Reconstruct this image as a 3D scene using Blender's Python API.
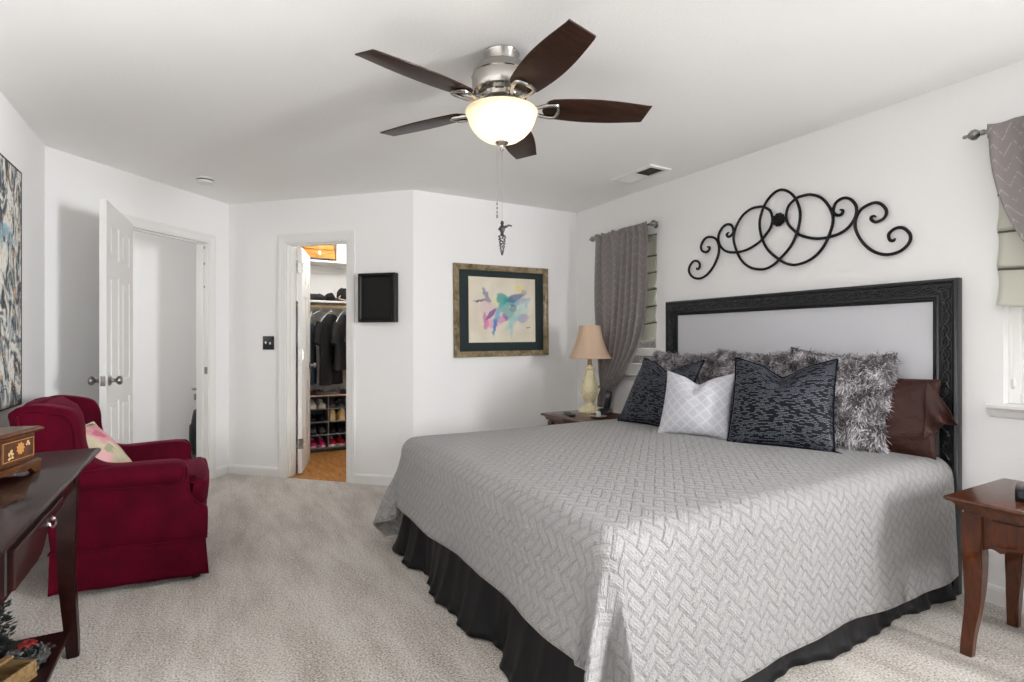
import bpy, bmesh, math, random
import numpy as np
from mathutils import Vector, Matrix, noise as mnoise

for o in list(bpy.data.objects):
    bpy.data.objects.remove(o)
SC = bpy.context.scene
COL = SC.collection
PI = math.pi
rad = math.radians
random.seed(7)
RNG = np.random.default_rng(11)

# ------------------------------------------------------------------ camera
YAW = 29.563
cam = bpy.data.cameras.new('camera')
cam.sensor_width = 36.0
cam.lens = 543.0 / 1024.0 * 36.0
cam.clip_start = 0.02
camo = bpy.data.objects.new('camera', cam)
COL.objects.link(camo)
camo.location = (0, 0, 1.2)
camo.rotation_euler = (rad(90), 0, -rad(YAW))
SC.camera = camo

# ------------------------------------------------------------------ exposure, world, lights
SC.view_settings.view_transform = 'Standard'
SC.view_settings.look = 'None'
SC.view_settings.exposure = 0.47
SC.view_settings.gamma = 1.0
SC.view_settings.use_curve_mapping = False
SC.cycles.max_bounces = 12
SC.cycles.diffuse_bounces = 8
SC.cycles.transparent_max_bounces = 16
SC.cycles.sample_clamp_indirect = 40.0
SC.cycles.caustics_reflective = False
SC.cycles.caustics_refractive = False

W = bpy.data.worlds.new('world')
SC.world = W
W.use_nodes = True
_bg = W.node_tree.nodes['Background']
_bg.inputs[0].default_value = (0.93, 0.96, 1.0, 1)
_bg.inputs[1].default_value = 0.6


def area_light(name, loc, target, sx, sy, power, color=(1, 1, 1)):
    l = bpy.data.lights.new(name, 'AREA')
    l.shape = 'RECTANGLE'
    l.size, l.size_y = sx, sy
    l.energy = power
    l.color = color
    o = bpy.data.objects.new(name, l)
    COL.objects.link(o)
    o.location = loc
    d = Vector(target) - Vector(loc)
    o.rotation_euler = d.to_track_quat('-Z', 'Y').to_euler()
    return o


def point_light(name, loc, power, radius, color=(1, 1, 1)):
    l = bpy.data.lights.new(name, 'POINT')
    l.energy = power
    l.shadow_soft_size = radius
    l.color = color
    o = bpy.data.objects.new(name, l)
    COL.objects.link(o)
    o.location = loc
    return o


# daylight at the two windows beside the bed, plus added fill lamps behind the camera
area_light('fill_rear_opening', (1.13, -3.16, 1.2), (1.13, 3, 1.2), 3.1, 2.1, 5, (0.985, 0.99, 1.0))  # added fill from behind the camera, outside the added glazed door
area_light('fill_ceiling_beam', (0.3, -3.35, 0.12), (1.75, -1.75, 2.3), 1.4, 0.6, 35, (0.985, 0.99, 1.0)).data.spread = rad(40)  # added narrow beam onto the rear ceiling, bounces light into the room
area_light('fill_side_opening', (3.5, -1.5, 1.5), (-0.7, 4.3, 1.5), 1.6, 1.1, 185, (0.985, 0.99, 1.0)).data.spread = rad(110)  # added lamp at the added side window, brightens the left and entry walls
area_light('fill_ceiling_beam_left', (1.7, -3.4, 0.3), (0.2, -0.35, 2.44), 1.2, 0.6, 13, (0.985, 0.99, 1.0)).data.spread = rad(36)  # second added beam onto the ceiling, brightens the left side
area_light('daylight_right_window', (4.0, 0.55, 1.6), (1.5, 0.7, 1.0), 1.2, 1.2, 3, (1.0, 0.99, 0.97))
area_light('daylight_left_window', (3.45, 3.5, 1.45), (1.0, 3.3, 1.0), 0.6, 1.1, 6, (1.0, 0.99, 0.97))
point_light('closet_unseen_lamp', (1.25, 5.45, 2.25), 11, 0.08, (1.0, 0.97, 0.92))  # unseen lamp added to make the closet bright, no fixture modelled
point_light('hall_fill_lamp', (-1.5, 5.3, 1.75), 9, 0.2, (1.0, 0.98, 0.96))  # fill lamp added to brighten the hall, hangs free without a fixture


# ------------------------------------------------------------------ node helpers
class N:
    """tiny expression wrapper over shader math nodes"""
    def __init__(s, nt, sock):
        s.nt, s.s = nt, sock

    def _op(s, op, *others):
        n = s.nt.nodes.new('ShaderNodeMath')
        n.operation = op
        for i, v in enumerate((s,) + others):
            if isinstance(v, N):
                s.nt.links.new(v.s, n.inputs[i])
            else:
                n.inputs[i].default_value = v
        return N(s.nt, n.outputs[0])

    def __add__(s, o): return s._op('ADD', o)
    def __sub__(s, o): return s._op('SUBTRACT', o)
    def __mul__(s, o): return s._op('MULTIPLY', o)
    def __truediv__(s, o): return s._op('DIVIDE', o)
    def rsub(s, k): return (s * -1.0) + k
    def floor(s): return s._op('FLOOR')
    def frac(s): return s._op('FRACT')
    def sin(s): return s._op('SINE')
    def abs(s): return s._op('ABSOLUTE')
    def sqrt(s): return s._op('SQRT')
    def min(s, o): return s._op('MINIMUM', o)
    def max(s, o): return s._op('MAXIMUM', o)
    def lt(s, o): return s._op('LESS_THAN', o)
    def gt(s, o): return s._op('GREATER_THAN', o)
    def fmod(s, o): return s._op('FLOORED_MODULO', o)
    def clamp(s): return s.min(1.0).max(0.0)
    def step(s, a, b):      # linear ramp clamped
        return ((s - a) / (b - a)).clamp()


class M:
    def __init__(s, name, color=(0.8, 0.8, 0.8), rough=0.6, metal=0.0, **kw):
        m = bpy.data.materials.new(name)
        m.use_nodes = True
        s.m, s.nt = m, m.node_tree
        s.b = s.nt.nodes['Principled BSDF']
        s.b.inputs['Base Color'].default_value = (*color, 1)
        s.b.inputs['Roughness'].default_value = rough
        s.b.inputs['Metallic'].default_value = metal
        for k, v in kw.items():
            s.b.inputs[k.replace('_', ' ')].default_value = v

    def coord(s, kind='Object'):
        n = s.nt.nodes.new('ShaderNodeTexCoord')
        return n.outputs[kind]

    def uvw(s, kind='Object'):
        n = s.nt.nodes.new('ShaderNodeSeparateXYZ')
        s.nt.links.new(s.coord(kind), n.inputs[0])
        return [N(s.nt, n.outputs[i]) for i in range(3)]

    def vec(s, x, y, z=0.0):
        n = s.nt.nodes.new('ShaderNodeCombineXYZ')
        for i, v in enumerate((x, y, z)):
            if isinstance(v, N):
                s.nt.links.new(v.s, n.inputs[i])
            else:
                n.inputs[i].default_value = v
        return n.outputs[0]

    def noise(s, scale, detail=2.0, rough=0.5, vec=None, kind='Object', stretch=None, dist=0.0):
        n = s.nt.nodes.new('ShaderNodeTexNoise')
        n.inputs['Scale'].default_value = scale
        n.inputs['Detail'].default_value = detail
        n.inputs['Roughness'].default_value = rough
        n.inputs['Distortion'].default_value = dist
        v = vec if vec is not None else s.coord(kind)
        if stretch:
            mp = s.nt.nodes.new('ShaderNodeMapping')
            mp.inputs['Scale'].default_value = stretch
            s.nt.links.new(v, mp.inputs[0])
            v = mp.outputs[0]
        s.nt.links.new(v, n.inputs['Vector'])
        return N(s.nt, n.outputs['Fac'])

    def voronoi(s, scale, feature='F1', vec=None, kind='Object', out='Distance'):
        n = s.nt.nodes.new('ShaderNodeTexVoronoi')
        n.feature = feature
        n.inputs['Scale'].default_value = scale
        s.nt.links.new(vec if vec is not None else s.coord(kind), n.inputs['Vector'])
        return N(s.nt, n.outputs[out])

    def ramp(s, fac, stops, interp='LINEAR'):
        n = s.nt.nodes.new('ShaderNodeValToRGB')
        cr = n.color_ramp
        cr.interpolation = interp
        while len(cr.elements) < len(stops):
            cr.elements.new(0.5)
        for e, (p, c) in zip(cr.elements, stops):
            e.position = p
            e.color = (*c, 1)
        s.nt.links.new(fac.s, n.inputs[0])
        return n.outputs[0]

    def mix(s, fac, a, b):
        n = s.nt.nodes.new('ShaderNodeMix')
        n.data_type = 'RGBA'
        for idx, v in ((6, a), (7, b)):
            if isinstance(v, tuple):
                n.inputs[idx].default_value = (*v, 1)
            else:
                s.nt.links.new(v, n.inputs[idx])
        if isinstance(fac, N):
            s.nt.links.new(fac.s, n.inputs[0])
        else:
            n.inputs[0].default_value = fac
        return n.outputs[2]

    def base(s, sock):
        s.nt.links.new(sock, s.b.inputs['Base Color'])

    def rough(s, f):
        s.nt.links.new(f.s, s.b.inputs['Roughness'])

    def bump(s, h, dist=0.01, strength=1.0):
        n = s.nt.nodes.new('ShaderNodeBump')
        n.inputs['Distance'].default_value = dist
        n.inputs['Strength'].default_value = strength
        s.nt.links.new(h.s, n.inputs['Height'])
        s.nt.links.new(n.outputs[0], s.b.inputs['Normal'])


def srgb(r, g, b):
    f = lambda c: (c / 255 / 12.92) if c <= 10 else ((c / 255 + 0.055) / 1.055) ** 2.4
    return (f(r), f(g), f(b))


# ------------------------------------------------------------------ mesh helpers
def new_bm():
    return bmesh.new()


def obj(name, bm, mat, parent=None, loc=None, smooth=True, angle=35, rot=None):
    me = bpy.data.meshes.new(name)
    bmesh.ops.recalc_face_normals(bm, faces=bm.faces)
    bm.to_mesh(me)
    bm.free()
    o = bpy.data.objects.new(name, me)
    COL.objects.link(o)
    for m in (mat if isinstance(mat, (list, tuple)) else [mat]):
        me.materials.append(m.m)
    if smooth:
        me.polygons.foreach_set('use_smooth', [True] * len(me.polygons))
        me.set_sharp_from_angle(angle=rad(angle))
    if parent:
        o.parent = parent
    if loc is not None:
        o.location = loc
    if rot is not None:
        o.rotation_euler = rot
    return o


def tag(o, label, cat, group=None, kind=None):
    o['label'] = label
    o['category'] = cat
    if group:
        o['group'] = group
    if kind:
        o['kind'] = kind
    return o


def thing(name, label, cat, loc=(0, 0, 0), rot=(0, 0, 0), group=None):
    o = bpy.data.objects.new(name, None)
    o.empty_display_size = 0.1
    COL.objects.link(o)
    o.location = loc
    o.rotation_euler = rot
    return tag(o, label, cat, group)


def struct(o, label=None, cat=None):
    o['kind'] = 'structure'
    if label:
        o['label'] = label
    if cat:
        o['category'] = cat
    return o


def copy_tree(o, parent=None):
    c = o.copy()
    COL.objects.link(c)
    if parent:
        c.parent = parent
    for ch in list(o.children):
        copy_tree(ch, c)
    return c


def xf(bm, verts, mat):
    bmesh.ops.transform(bm, matrix=mat, verts=verts)


def add_box(bm, x0, x1, y0, y1, z0, z1, bev=0.0, seg=2, mat=None):
    t = bmesh.new()
    v = [t.verts.new(p) for p in ((x0, y0, z0), (x1, y0, z0), (x1, y1, z0), (x0, y1, z0),
                                  (x0, y0, z1), (x1, y0, z1), (x1, y1, z1), (x0, y1, z1))]
    for f in ((0, 3, 2, 1), (4, 5, 6, 7), (0, 1, 5, 4), (1, 2, 6, 5), (2, 3, 7, 6), (3, 0, 4, 7)):
        t.faces.new([v[i] for i in f])
    if bev > 0:
        bmesh.ops.bevel(t, geom=t.edges[:], offset=bev, segments=seg, affect='EDGES', profile=0.5)
    merge(bm, t, mat)


def merge(bm, t, mat=None):
    if mat is not None:
        bmesh.ops.transform(t, matrix=mat, verts=t.verts)
    mp = {}
    uvs = t.loops.layers.uv.active
    uvd = None
    if uvs:
        uvd = bm.loops.layers.uv.active or bm.loops.layers.uv.new('UVMap')
    for v in t.verts:
        mp[v] = bm.verts.new(v.co)
    for f in t.faces:
        try:
            nf = bm.faces.new([mp[v] for v in f.verts])
            nf.material_index = f.material_index
            if uvs:
                for a, b in zip(nf.loops, f.loops):
                    a[uvd].uv = b[uvs].uv
        except ValueError:
            pass
    t.free()


def add_lathe(bm, prof, n=32, loc=(0, 0, 0), axis='Z', cap=True):
    """prof: list of (radius, height)"""
    rings = []
    for r, h in prof:
        if r < 1e-5:
            rings.append([bm.verts.new(_ax(0, 0, h, axis, loc))])
        else:
            rings.append([bm.verts.new(_ax(r * math.cos(2 * PI * i / n), r * math.sin(2 * PI * i / n), h, axis, loc))
                          for i in range(n)])
    for a, b in zip(rings, rings[1:]):
        if len(a) == 1 and len(b) == 1:
            continue
        for i in range(n):
            j = (i + 1) % n
            if len(a) == 1:
                bm.faces.new((a[0], b[i], b[j]))
            elif len(b) == 1:
                bm.faces.new((a[i], b[0], a[j]))
            else:
                bm.faces.new((a[i], b[i], b[j], a[j]))
    if cap:
        for r in (rings[0], rings[-1]):
            if len(r) > 2:
                bm.faces.new(r)


def _ax(x, y, h, axis, loc):
    if axis == 'Z':
        p = (x, y, h)
    elif axis == 'X':
        p = (h, x, y)
    else:
        p = (x, h, y)
    return (p[0] + loc[0], p[1] + loc[1], p[2] + loc[2])


def add_tube(bm, pts, r, n=8, closed=False, cap=True):
    """swept tube; r a number or a list"""
    P = [Vector(p) for p in pts]
    m = len(P)
    R = r if isinstance(r, (list, tuple)) else [r] * m
    rings = []
    ref = None
    for i in range(m):
        if closed:
            t = P[(i + 1) % m] - P[i - 1]
        else:
            t = P[min(i + 1, m - 1)] - P[max(i - 1, 0)]
        if t.length < 1e-9:
            t = Vector((0, 0, 1))
        t.normalize()
        if ref is None:
            ref = Vector((0, 0, 1)) if abs(t.z) < 0.9 else Vector((1, 0, 0))
        u = (ref - t * ref.dot(t))
        if u.length < 1e-6:
            u = Vector((1, 0, 0)) - t * t.x
        u.normalize()
        w = t.cross(u)
        ref = u
        rings.append([bm.verts.new(P[i] + (u * math.cos(2 * PI * k / n) + w * math.sin(2 * PI * k / n)) * R[i])
                      for k in range(n)])
    pairs = list(zip(rings, rings[1:]))
    if closed:
        pairs.append((rings[-1], rings[0]))
    for a, b in pairs:
        for k in range(n):
            j = (k + 1) % n
            bm.faces.new((a[k], a[j], b[j], b[k]))
    if cap and not closed:
        bm.faces.new(rings[0][::-1])
        bm.faces.new(rings[-1])


def catmull(pts, k=8, closed=False):
    P = [np.array(p, float) for p in pts]
    n = len(P)
    out = []
    segs = n if closed else n - 1
    for i in range(segs):
        if closed:
            a, b, c, d = P[i - 1], P[i], P[(i + 1) % n], P[(i + 2) % n]
        else:
            a, b, c, d = P[max(i - 1, 0)], P[i], P[i + 1], P[min(i + 2, n - 1)]
        for q in range(k):
            t = q / k
            out.append(0.5 * ((2 * b) + (c - a) * t + (2 * a - 5 * b + 4 * c - d) * t * t + (3 * b - a - 3 * c + d) * t ** 3))
    if not closed:
        out.append(P[-1])
    return [tuple(p) for p in out]


def add_prism(bm, outline, h0, h1, axis='Z', bev=0.0, seg=3, mat=None):
    """outline: 2D polygon; axis Z -> (x,y); Y -> (x,z); X -> (y,z)"""
    t = bmesh.new()

    def P(a, b, h):
        return {'Z': (a, b, h), 'Y': (a, h, b), 'X': (h, a, b)}[axis]
    lo = [t.verts.new(P(a, b, h0)) for a, b in outline]
    hi = [t.verts.new(P(a, b, h1)) for a, b in outline]
    n = len(outline)
    f0 = t.faces.new(lo)
    f1 = t.faces.new(hi[::-1])
    for i in range(n):
        j = (i + 1) % n
        t.faces.new((lo[j], lo[i], hi[i], hi[j]))
    bmesh.ops.recalc_face_normals(t, faces=t.faces)
    if bev > 0:
        es = list(set(f0.edges) | set(f1.edges))
        bmesh.ops.bevel(t, geom=es, offset=bev, segments=seg, affect='EDGES', profile=0.5)
    merge(bm, t, mat)


def add_loft(bm, rings, closed=True, cap=True):
    """rings: list of lists of points, equal counts"""
    V = [[bm.verts.new(p) for p in r] for r in rings]
    n = len(V[0])
    for a, b in zip(V, V[1:]):
        for i in range(n if closed else n - 1):
            j = (i + 1) % n
            bm.faces.new((a[i], a[j], b[j], b[i]))
    if cap and closed:
        bm.faces.new(V[0][::-1])
        bm.faces.new(V[-1])
    return V


def sstep(a, b, x):
    t = min(1.0, max(0.0, (x - a) / (b - a)))
    return t * t * (3 - 2 * t)


# ------------------------------------------------------------------ materials
m_wall = M('wall_paint', (0.885, 0.883, 0.88), 0.75)
m_wall.bump(m_wall.noise(140, 3), 0.0015, 0.35)
m_ceil = M('ceiling_paint', (0.92, 0.918, 0.91), 0.85)
m_ceil.bump(m_ceil.noise(90, 4), 0.003, 0.5)
m_trim = M('trim_white', (0.82, 0.815, 0.80), 0.4)
m_door = M('door_white', (0.83, 0.825, 0.81), 0.42)
m_ext = M('fence_taupe_and_vent_shade', srgb(112, 103, 97), 0.9)

m_carpet = M('carpet', (0.5, 0.48, 0.44), 1.0)
_c = m_carpet
_g = _c.noise(120, 3, 0.7)
_st = _c.noise(2.2, 3, 0.6, stretch=(3.2, 0.8, 1))
_gb = _c.noise(420, 1, 0.5)
_f = (_g * 1.5 + _st * 0.46 + _gb * 0.3) - 0.66
_c.base(_c.ramp(_f, [(0.24, srgb(138, 126, 114)), (0.42, srgb(196, 187, 177)), (0.58, srgb(226, 220, 212)), (0.78, srgb(244, 240, 234))]))
_c.bump(_g * 0.7 + _gb * 0.5, 0.012, 0.8)
_c.b.inputs['Sheen Weight'].default_value = 0.2

m_oak = M('oak_floor', (0.5, 0.25, 0.08), 0.4)
_x, _y, _z = m_oak.uvw()
_bd = (_x / 0.09).floor()
_gr = m_oak.noise(6, 4, vec=m_oak.vec(_x * 6.0, _y * 0.9 + _bd * 3.7, 0.0))
m_oak.base(m_oak.ramp(_gr, [(0.3, srgb(150, 98, 48)), (0.5, srgb(188, 132, 74)), (0.75, srgb(212, 160, 100))]))


def wood(name, dark, mid, light, rough=0.25, scale=(2, 2, 14), axis=None, coat=0.3):
    m = M(name, mid, rough)
    g = m.noise(5, 5, 0.6, stretch=scale, dist=0.6)
    m.base(m.ramp(g, [(0.3, dark), (0.5, mid), (0.72, light)]))
    m.b.inputs['Coat Weight'].default_value = coat
    m.b.inputs['Coat Roughness'].default_value = 0.07
    m.b.inputs['Specular IOR Level'].default_value = 0.12
    return m


m_cherry = wood('dark_cherry_wood', srgb(16, 3, 2), srgb(28, 7, 5), srgb(40, 11, 7), 0.4, (8, 2, 8), coat=0.35)
m_nstand = wood('brown_cherry_wood', srgb(54, 24, 9), srgb(78, 37, 15), srgb(97, 49, 22), 0.4, (9, 9, 1.5), coat=0.7)
m_walnut = wood('walnut_blade', srgb(38, 24, 18), srgb(52, 33, 25), srgb(66, 42, 33), 0.4, (1.2, 14, 14), coat=0.1)
m_box = wood('inlaid_box_wood', srgb(48, 24, 8), srgb(68, 36, 12), srgb(86, 48, 18), 0.3, (2, 10, 10))
m_inlay = M('pale_inlay', srgb(172, 122, 64), 0.4)
m_inlay2 = M('cream_inlay', srgb(184, 156, 108), 0.4)
m_nickel = M('brushed_nickel', (0.55, 0.53, 0.50), 0.22, 1.0)
m_nickel_d = M('aged_nickel', (0.30, 0.29, 0.28), 0.3, 1.0)
m_iron = M('black_iron', (0.007, 0.007, 0.007), 0.5, Specular_IOR_Level=0.3)
m_black = M('black_plastic', (0.01, 0.01, 0.011), 0.35)
m_dark = M('dark_parts_and_shade', (0.02, 0.02, 0.02), 0.9)  # dark legs and pot, also painted shade in slots, gaps and openings
m_white_p = M('white_plastic', (0.8, 0.8, 0.79), 0.35)
m_bowl = M('frosted_glass', (0.95, 0.90, 0.82), 0.4)
_tr = m_bowl.nt.nodes.new('ShaderNodeBsdfTranslucent')
_tr.inputs[0].default_value = (0.98, 0.92, 0.82, 1)
_ms = m_bowl.nt.nodes.new('ShaderNodeMixShader')
_ms.inputs[0].default_value = 0.7
m_bowl.nt.links.new(m_bowl.b.outputs[0], _ms.inputs[1])
m_bowl.nt.links.new(_tr.outputs[0], _ms.inputs[2])
m_bowl.nt.links.new(_ms.outputs[0], m_bowl.nt.nodes['Material Output'].inputs[0])

# window glass: see-through with a fresnel reflection
m_glass = M('window_glass')
_nt = m_glass.nt
_t = _nt.nodes.new('ShaderNodeBsdfTransparent')
_gl = _nt.nodes.new('ShaderNodeBsdfGlossy')
_gl.inputs['Roughness'].default_value = 0.02
_fr = _nt.nodes.new('ShaderNodeFresnel')
_fr.inputs[0].default_value = 1.3
_ms = _nt.nodes.new('ShaderNodeMixShader')
_nt.links.new(_fr.outputs[0], _ms.inputs[0])
_nt.links.new(_t.outputs[0], _ms.inputs[1])
_nt.links.new(_gl.outputs[0], _ms.inputs[2])
_nt.links.new(_ms.outputs[0], _nt.nodes['Material Output'].inputs[0])

m_velvet = M('burgundy_velvet', srgb(92, 2, 26), 0.8)
m_velvet.b.inputs['Sheen Weight'].default_value = 0.16
m_velvet.b.inputs['Sheen Roughness'].default_value = 0.35
m_velvet.b.inputs['Sheen Tint'].default_value = (0.9, 0.12, 0.28, 1)
m_velvet.b.inputs['Specular IOR Level'].default_value = 0.1
_vn = m_velvet.noise(9, 3, 0.6)
m_velvet.base(m_velvet.ramp(_vn, [(0.3, srgb(66, 0, 18)), (0.7, srgb(86, 1, 28))]))

m_skirt = M('black_satin', (0.006, 0.006, 0.007), 0.5, Specular_IOR_Level=0.25)
m_mattress = M('mattress_ticking', (0.6, 0.6, 0.58), 0.8)
m_panel = M('grey_upholstery', srgb(200, 201, 206), 0.6)
m_panel.bump(m_panel.noise(300, 2), 0.001, 0.4)
m_hb = M('charcoal_lacquer', (0.017, 0.018, 0.020), 0.27)

# quilt: herringbone stitched panels (cloth coordinates in metres from the UV map)
m_quilt = M('grey_quilt', srgb(190, 186, 181), 0.62)
_q = m_quilt
_u, _v, _ = _q.uvw('UV')
_wv = _q.noise(7, 2, kind='UV')
_p = ((_u + _v) * 0.7071 + _wv * 0.012) / 0.036
_r = ((_v - _u) * 0.7071 + _wv * 0.012) / 0.036
_i, _j = _p.floor(), _r.floor()
_fp, _fq = _p.frac(), _r.frac()
_m = (_i - _j).fmod(4.0)
is0, is1 = _m.lt(0.5), _m.gt(0.5) * _m.lt(1.5)
is2, is3 = _m.gt(1.5) * _m.lt(2.5), _m.gt(2.5)
_e = lambda f: f.min(f.rsub(1.0))
d0 = _fp.min(_e(_fq))
d1 = _fp.rsub(1.0).min(_e(_fq))
d2 = _fq.rsub(1.0).min(_e(_fp))
d3 = _fq.min(_e(_fp))
_d = is0 * d0 + is1 * d1 + is2 * d2 + is3 * d3
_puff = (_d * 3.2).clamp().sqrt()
_rib = ((is0 + is1) * ((_r * 25.0).sin()) + (is2 + is3) * ((_p * 25.0).sin())) * 0.10
_wr = _q.noise(70, 4, 0.65, kind='UV')
_q.bump(_puff * 0.6 + _rib * 0.6 + _wr * 1.5, 0.012, 1.0)
_q.base(_q.mix(_puff, srgb(147, 146, 145), srgb(164, 163, 162)))  # seams coloured darker than the puffs, painting in crease shade
_q.b.inputs['Sheen Weight'].default_value = 0.15

m_curtain = M('grey_curtain', srgb(142, 132, 128), 0.6)
_u, _v, _ = m_curtain.uvw('UV')
_zz = ((_u / 0.08).frac() - 0.5).abs() * 0.08 * 1.3
_l1 = ((_v + _zz) / 0.065).frac()
_line = _l1.lt(0.09) * m_curtain.noise(70, 1, kind='UV').gt(0.47)
m_curtain.base(m_curtain.mix(_line, srgb(150, 143, 142), srgb(198, 193, 191)))
m_curtain.b.inputs['Sheen Weight'].default_value = 0.2
# a thin weave: part of the light passes through it
def make_thin(m, f, col):
    t = m.nt.nodes.new('ShaderNodeBsdfTranslucent')
    t.inputs[0].default_value = (*col, 1)
    x = m.nt.nodes.new('ShaderNodeMixShader')
    x.inputs[0].default_value = f
    m.nt.links.new(m.b.outputs[0], x.inputs[1])
    m.nt.links.new(t.outputs[0], x.inputs[2])
    m.nt.links.new(x.outputs[0], m.nt.nodes['Material Output'].inputs[0])
make_thin(m_curtain, 0.25, srgb(170, 160, 156))
m_roman = M('celadon_shade_cloth', srgb(216, 216, 204), 0.7)
make_thin(m_roman, 0.2, srgb(226, 226, 214))
m_seam = M('shade_seam', srgb(98, 92, 84), 0.8)

# ================================================================== ROOM SHELL
H = 2.44
RX, BY, LX, RY = 3.145, 4.27, -0.88, -3.0
P_BC = (1.493, BY)
P_CD = (0.195, 5.555)
P_DL = (LX, 4.465)
T = 0.12


def frame2(p0, p1):
    d = Vector((p1[0] - p0[0], p1[1] - p0[1], 0))
    L = d.length
    d.normalize()
    return d, L


def wall(name, p0, p1, holes=(), ext0=0.0, ext1=0.0, z1=H, mat=None, t=T, label=None, side=1):
    """inner face on the line p0->p1; thickness to the left of the direction (outside) when side = 1"""
    d, L = frame2(p0, p1)
    n = Vector((-d.y, d.x, 0)) * side
    mtx = Matrix(((d.x, n.x, 0, p0[0]), (d.y, n.y, 0, p0[1]), (0, 0, 1, 0), (0, 0, 0, 1)))
    bm = new_bm()
    xs = sorted({-ext0, L + ext1, *[h[0] for h in holes], *[h[1] for h in holes]})
    for a, b in zip(xs, xs[1:]):
        cuts = [(h[2], h[3]) for h in holes if h[0] <= a + 1e-6 and h[1] >= b - 1e-6]
        z = 0.0
        for c0, c1 in sorted(cuts):
            if c0 > z:
                add_box(bm, a, b, 0, t, z, c0, mat=mtx)
            z = c1
        if z < z1:
            add_box(bm, a, b, 0, t, z, z1, mat=mtx)
    o = obj(name, bm, mat or m_wall, smooth=False)
    return struct(o, label, 'wall' if label else None), mtx


# window openings on the right wall (y from, to, z from, to)
WIN1 = (3.20, 3.86, 0.93, 2.06)
WIN2 = (0.12, 1.04, 0.915, 2.06)
WIN_ADDED = (-2.35, -0.65, 0.915, 2.06)  # unseen window behind the camera, added to light the left and entry walls
# going around the room anticlockwise seen from above, inside on the right hand -> outside on the left
wall('wall_right', (RX, RY), (RX, BY), side=-1, ext0=T, ext1=T,
     holes=[(WIN_ADDED[0] - RY, WIN_ADDED[1] - RY, WIN_ADDED[2], WIN_ADDED[3]), (WIN2[0] - RY, WIN2[1] - RY, WIN2[2], WIN2[3]), (WIN1[0] - RY, WIN1[1] - RY, WIN1[2], WIN1[3])])
wall('wall_back', (RX, BY), P_BC, side=-1)
# closet wall: door opening
CW_A, CW_B, CW_T = 0.605, 1.218, 2.062
_, MX_CW = wall('wall_closet', P_CD, P_BC, side=1, holes=[(CW_A, CW_B, 0, CW_T)])
DW_A, DW_B, DW_T = 0.225, 0.995, 2.06
_, MX_DW = wall('wall_entry', P_CD, P_DL, side=-1, holes=[(DW_A, DW_B, 0, DW_T)], ext0=0.0)
wall('wall_left', P_DL, (LX, RY), side=-1, ext0=0.05, ext1=T)
wall('wall_rear', (LX, RY), (RX, RY), side=-1, ext0=0, ext1=0, holes=[(0.55, 3.75, 0.06, 2.12)])

bm = new_bm()
poly = [(RX, RY), (RX, BY), P_BC, (1.24, 4.52)]
add_prism(bm, [(RX, RY), (RX, BY), P_BC, P_CD, P_DL, (LX, RY)], -0.08, 0.0)
struct(obj('floor', bm, m_carpet, smooth=False))
bm = new_bm()
add_prism(bm, [(RX + T, RY - T), (RX + T, 6.7), (-2.6, 6.7), (-2.6, 4.3), (LX - T, 4.3), (LX - T, RY - T)], H, H + 0.1)
struct(obj('ceiling', bm, m_ceil, smooth=False))

# closet room and hall beyond the two doors
bm = new_bm()
add_prism(bm, [P_BC, (2.5, BY), (2.5, 6.5), (0.35, 6.5), (0.35, 5.55), P_CD], -0.08, -0.004)
struct(obj('floor_closet', bm, m_oak, smooth=False))
bm = new_bm()
add_box(bm, 0.50, 2.5, 6.45, 6.55, 0, H)
struct(obj('wall_closet_back', bm, m_wall, smooth=False))
bm = new_bm()
add_box(bm, 0.40, 0.50, 5.50, 6.55, 0, H)
struct(obj('wall_closet_left', bm, m_wall, smooth=False))
bm = new_bm()
add_box(bm, 2.4, 2.5, BY + T, 6.45, 0, H)
struct(obj('wall_closet_right', bm, m_wall, smooth=False))
m_hallf = M('hall_floor', srgb(150, 146, 142), 0.7)
bm = new_bm()
add_prism(bm, [P_CD, (0.4, 5.9), (0.4, 6.3), (-2.5, 6.3), (-2.5, 4.4), (LX - T, 4.35), P_DL], -0.08, -0.004)
struct(obj('floor_hall', bm, m_hallf, smooth=False))
bm = new_bm()
add_box(bm, -2.5, 0.4, 6.25, 6.35, 0, H)
struct(obj('wall_hall', bm, m_wall, smooth=False))
bm = new_bm()
add_box(bm, -2.6, -2.5, 4.3, 6.35, 0, H)
struct(obj('wall_hall_end', bm, m_wall, smooth=False))
bm = new_bm()
add_box(bm, -2.5, LX - T, 4.3, 4.4, 0, H)
struct(obj('wall_hall_side', bm, m_wall, smooth=False))
bm = new_bm()
BBP = [(0, 0), (0.014, 0), (0.014, 0.066), (0.010, 0.078), (0.004, 0.085), (0, 0.085)]


def baseboard(name, p0, p1, side, s0=None, s1=None):
    d, L = frame2(p0, p1)
    n = Vector((-d.y, d.x, 0)) * side
    s0 = 0 if s0 is None else s0
    s1 = L if s1 is None else s1
    bm = new_bm()
    A = [(p0[0] + d.x * s0 - n.x * a, p0[1] + d.y * s0 - n.y * a, z) for a, z in BBP]
    B = [(p0[0] + d.x * s1 - n.x * a, p0[1] + d.y * s1 - n.y * a, z) for a, z in BBP]
    add_loft(bm, [A, B])
    return struct(obj(name, bm, m_trim, smooth=False))


bm.free()
baseboard('baseboard_right', (RX, RY), (RX, BY), -1)
baseboard('baseboard_back', (RX, BY), P_BC, -1)
baseboard('baseboard_closet', P_CD, P_BC, 1, 0, CW_A - 0.072)
baseboard('baseboard_closet_right', P_CD, P_BC, 1, CW_B + 0.072, None)
baseboard('baseboard_entry', P_CD, P_DL, -1, 0, DW_A - 0.062)
baseboard('baseboard_entry_left', P_CD, P_DL, -1, DW_B + 0.062, None)
baseboard('baseboard_left', P_DL, (LX, RY), -1)
baseboard('baseboard_hall', (0.4, 6.25), (-2.5, 6.25), -1)


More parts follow.
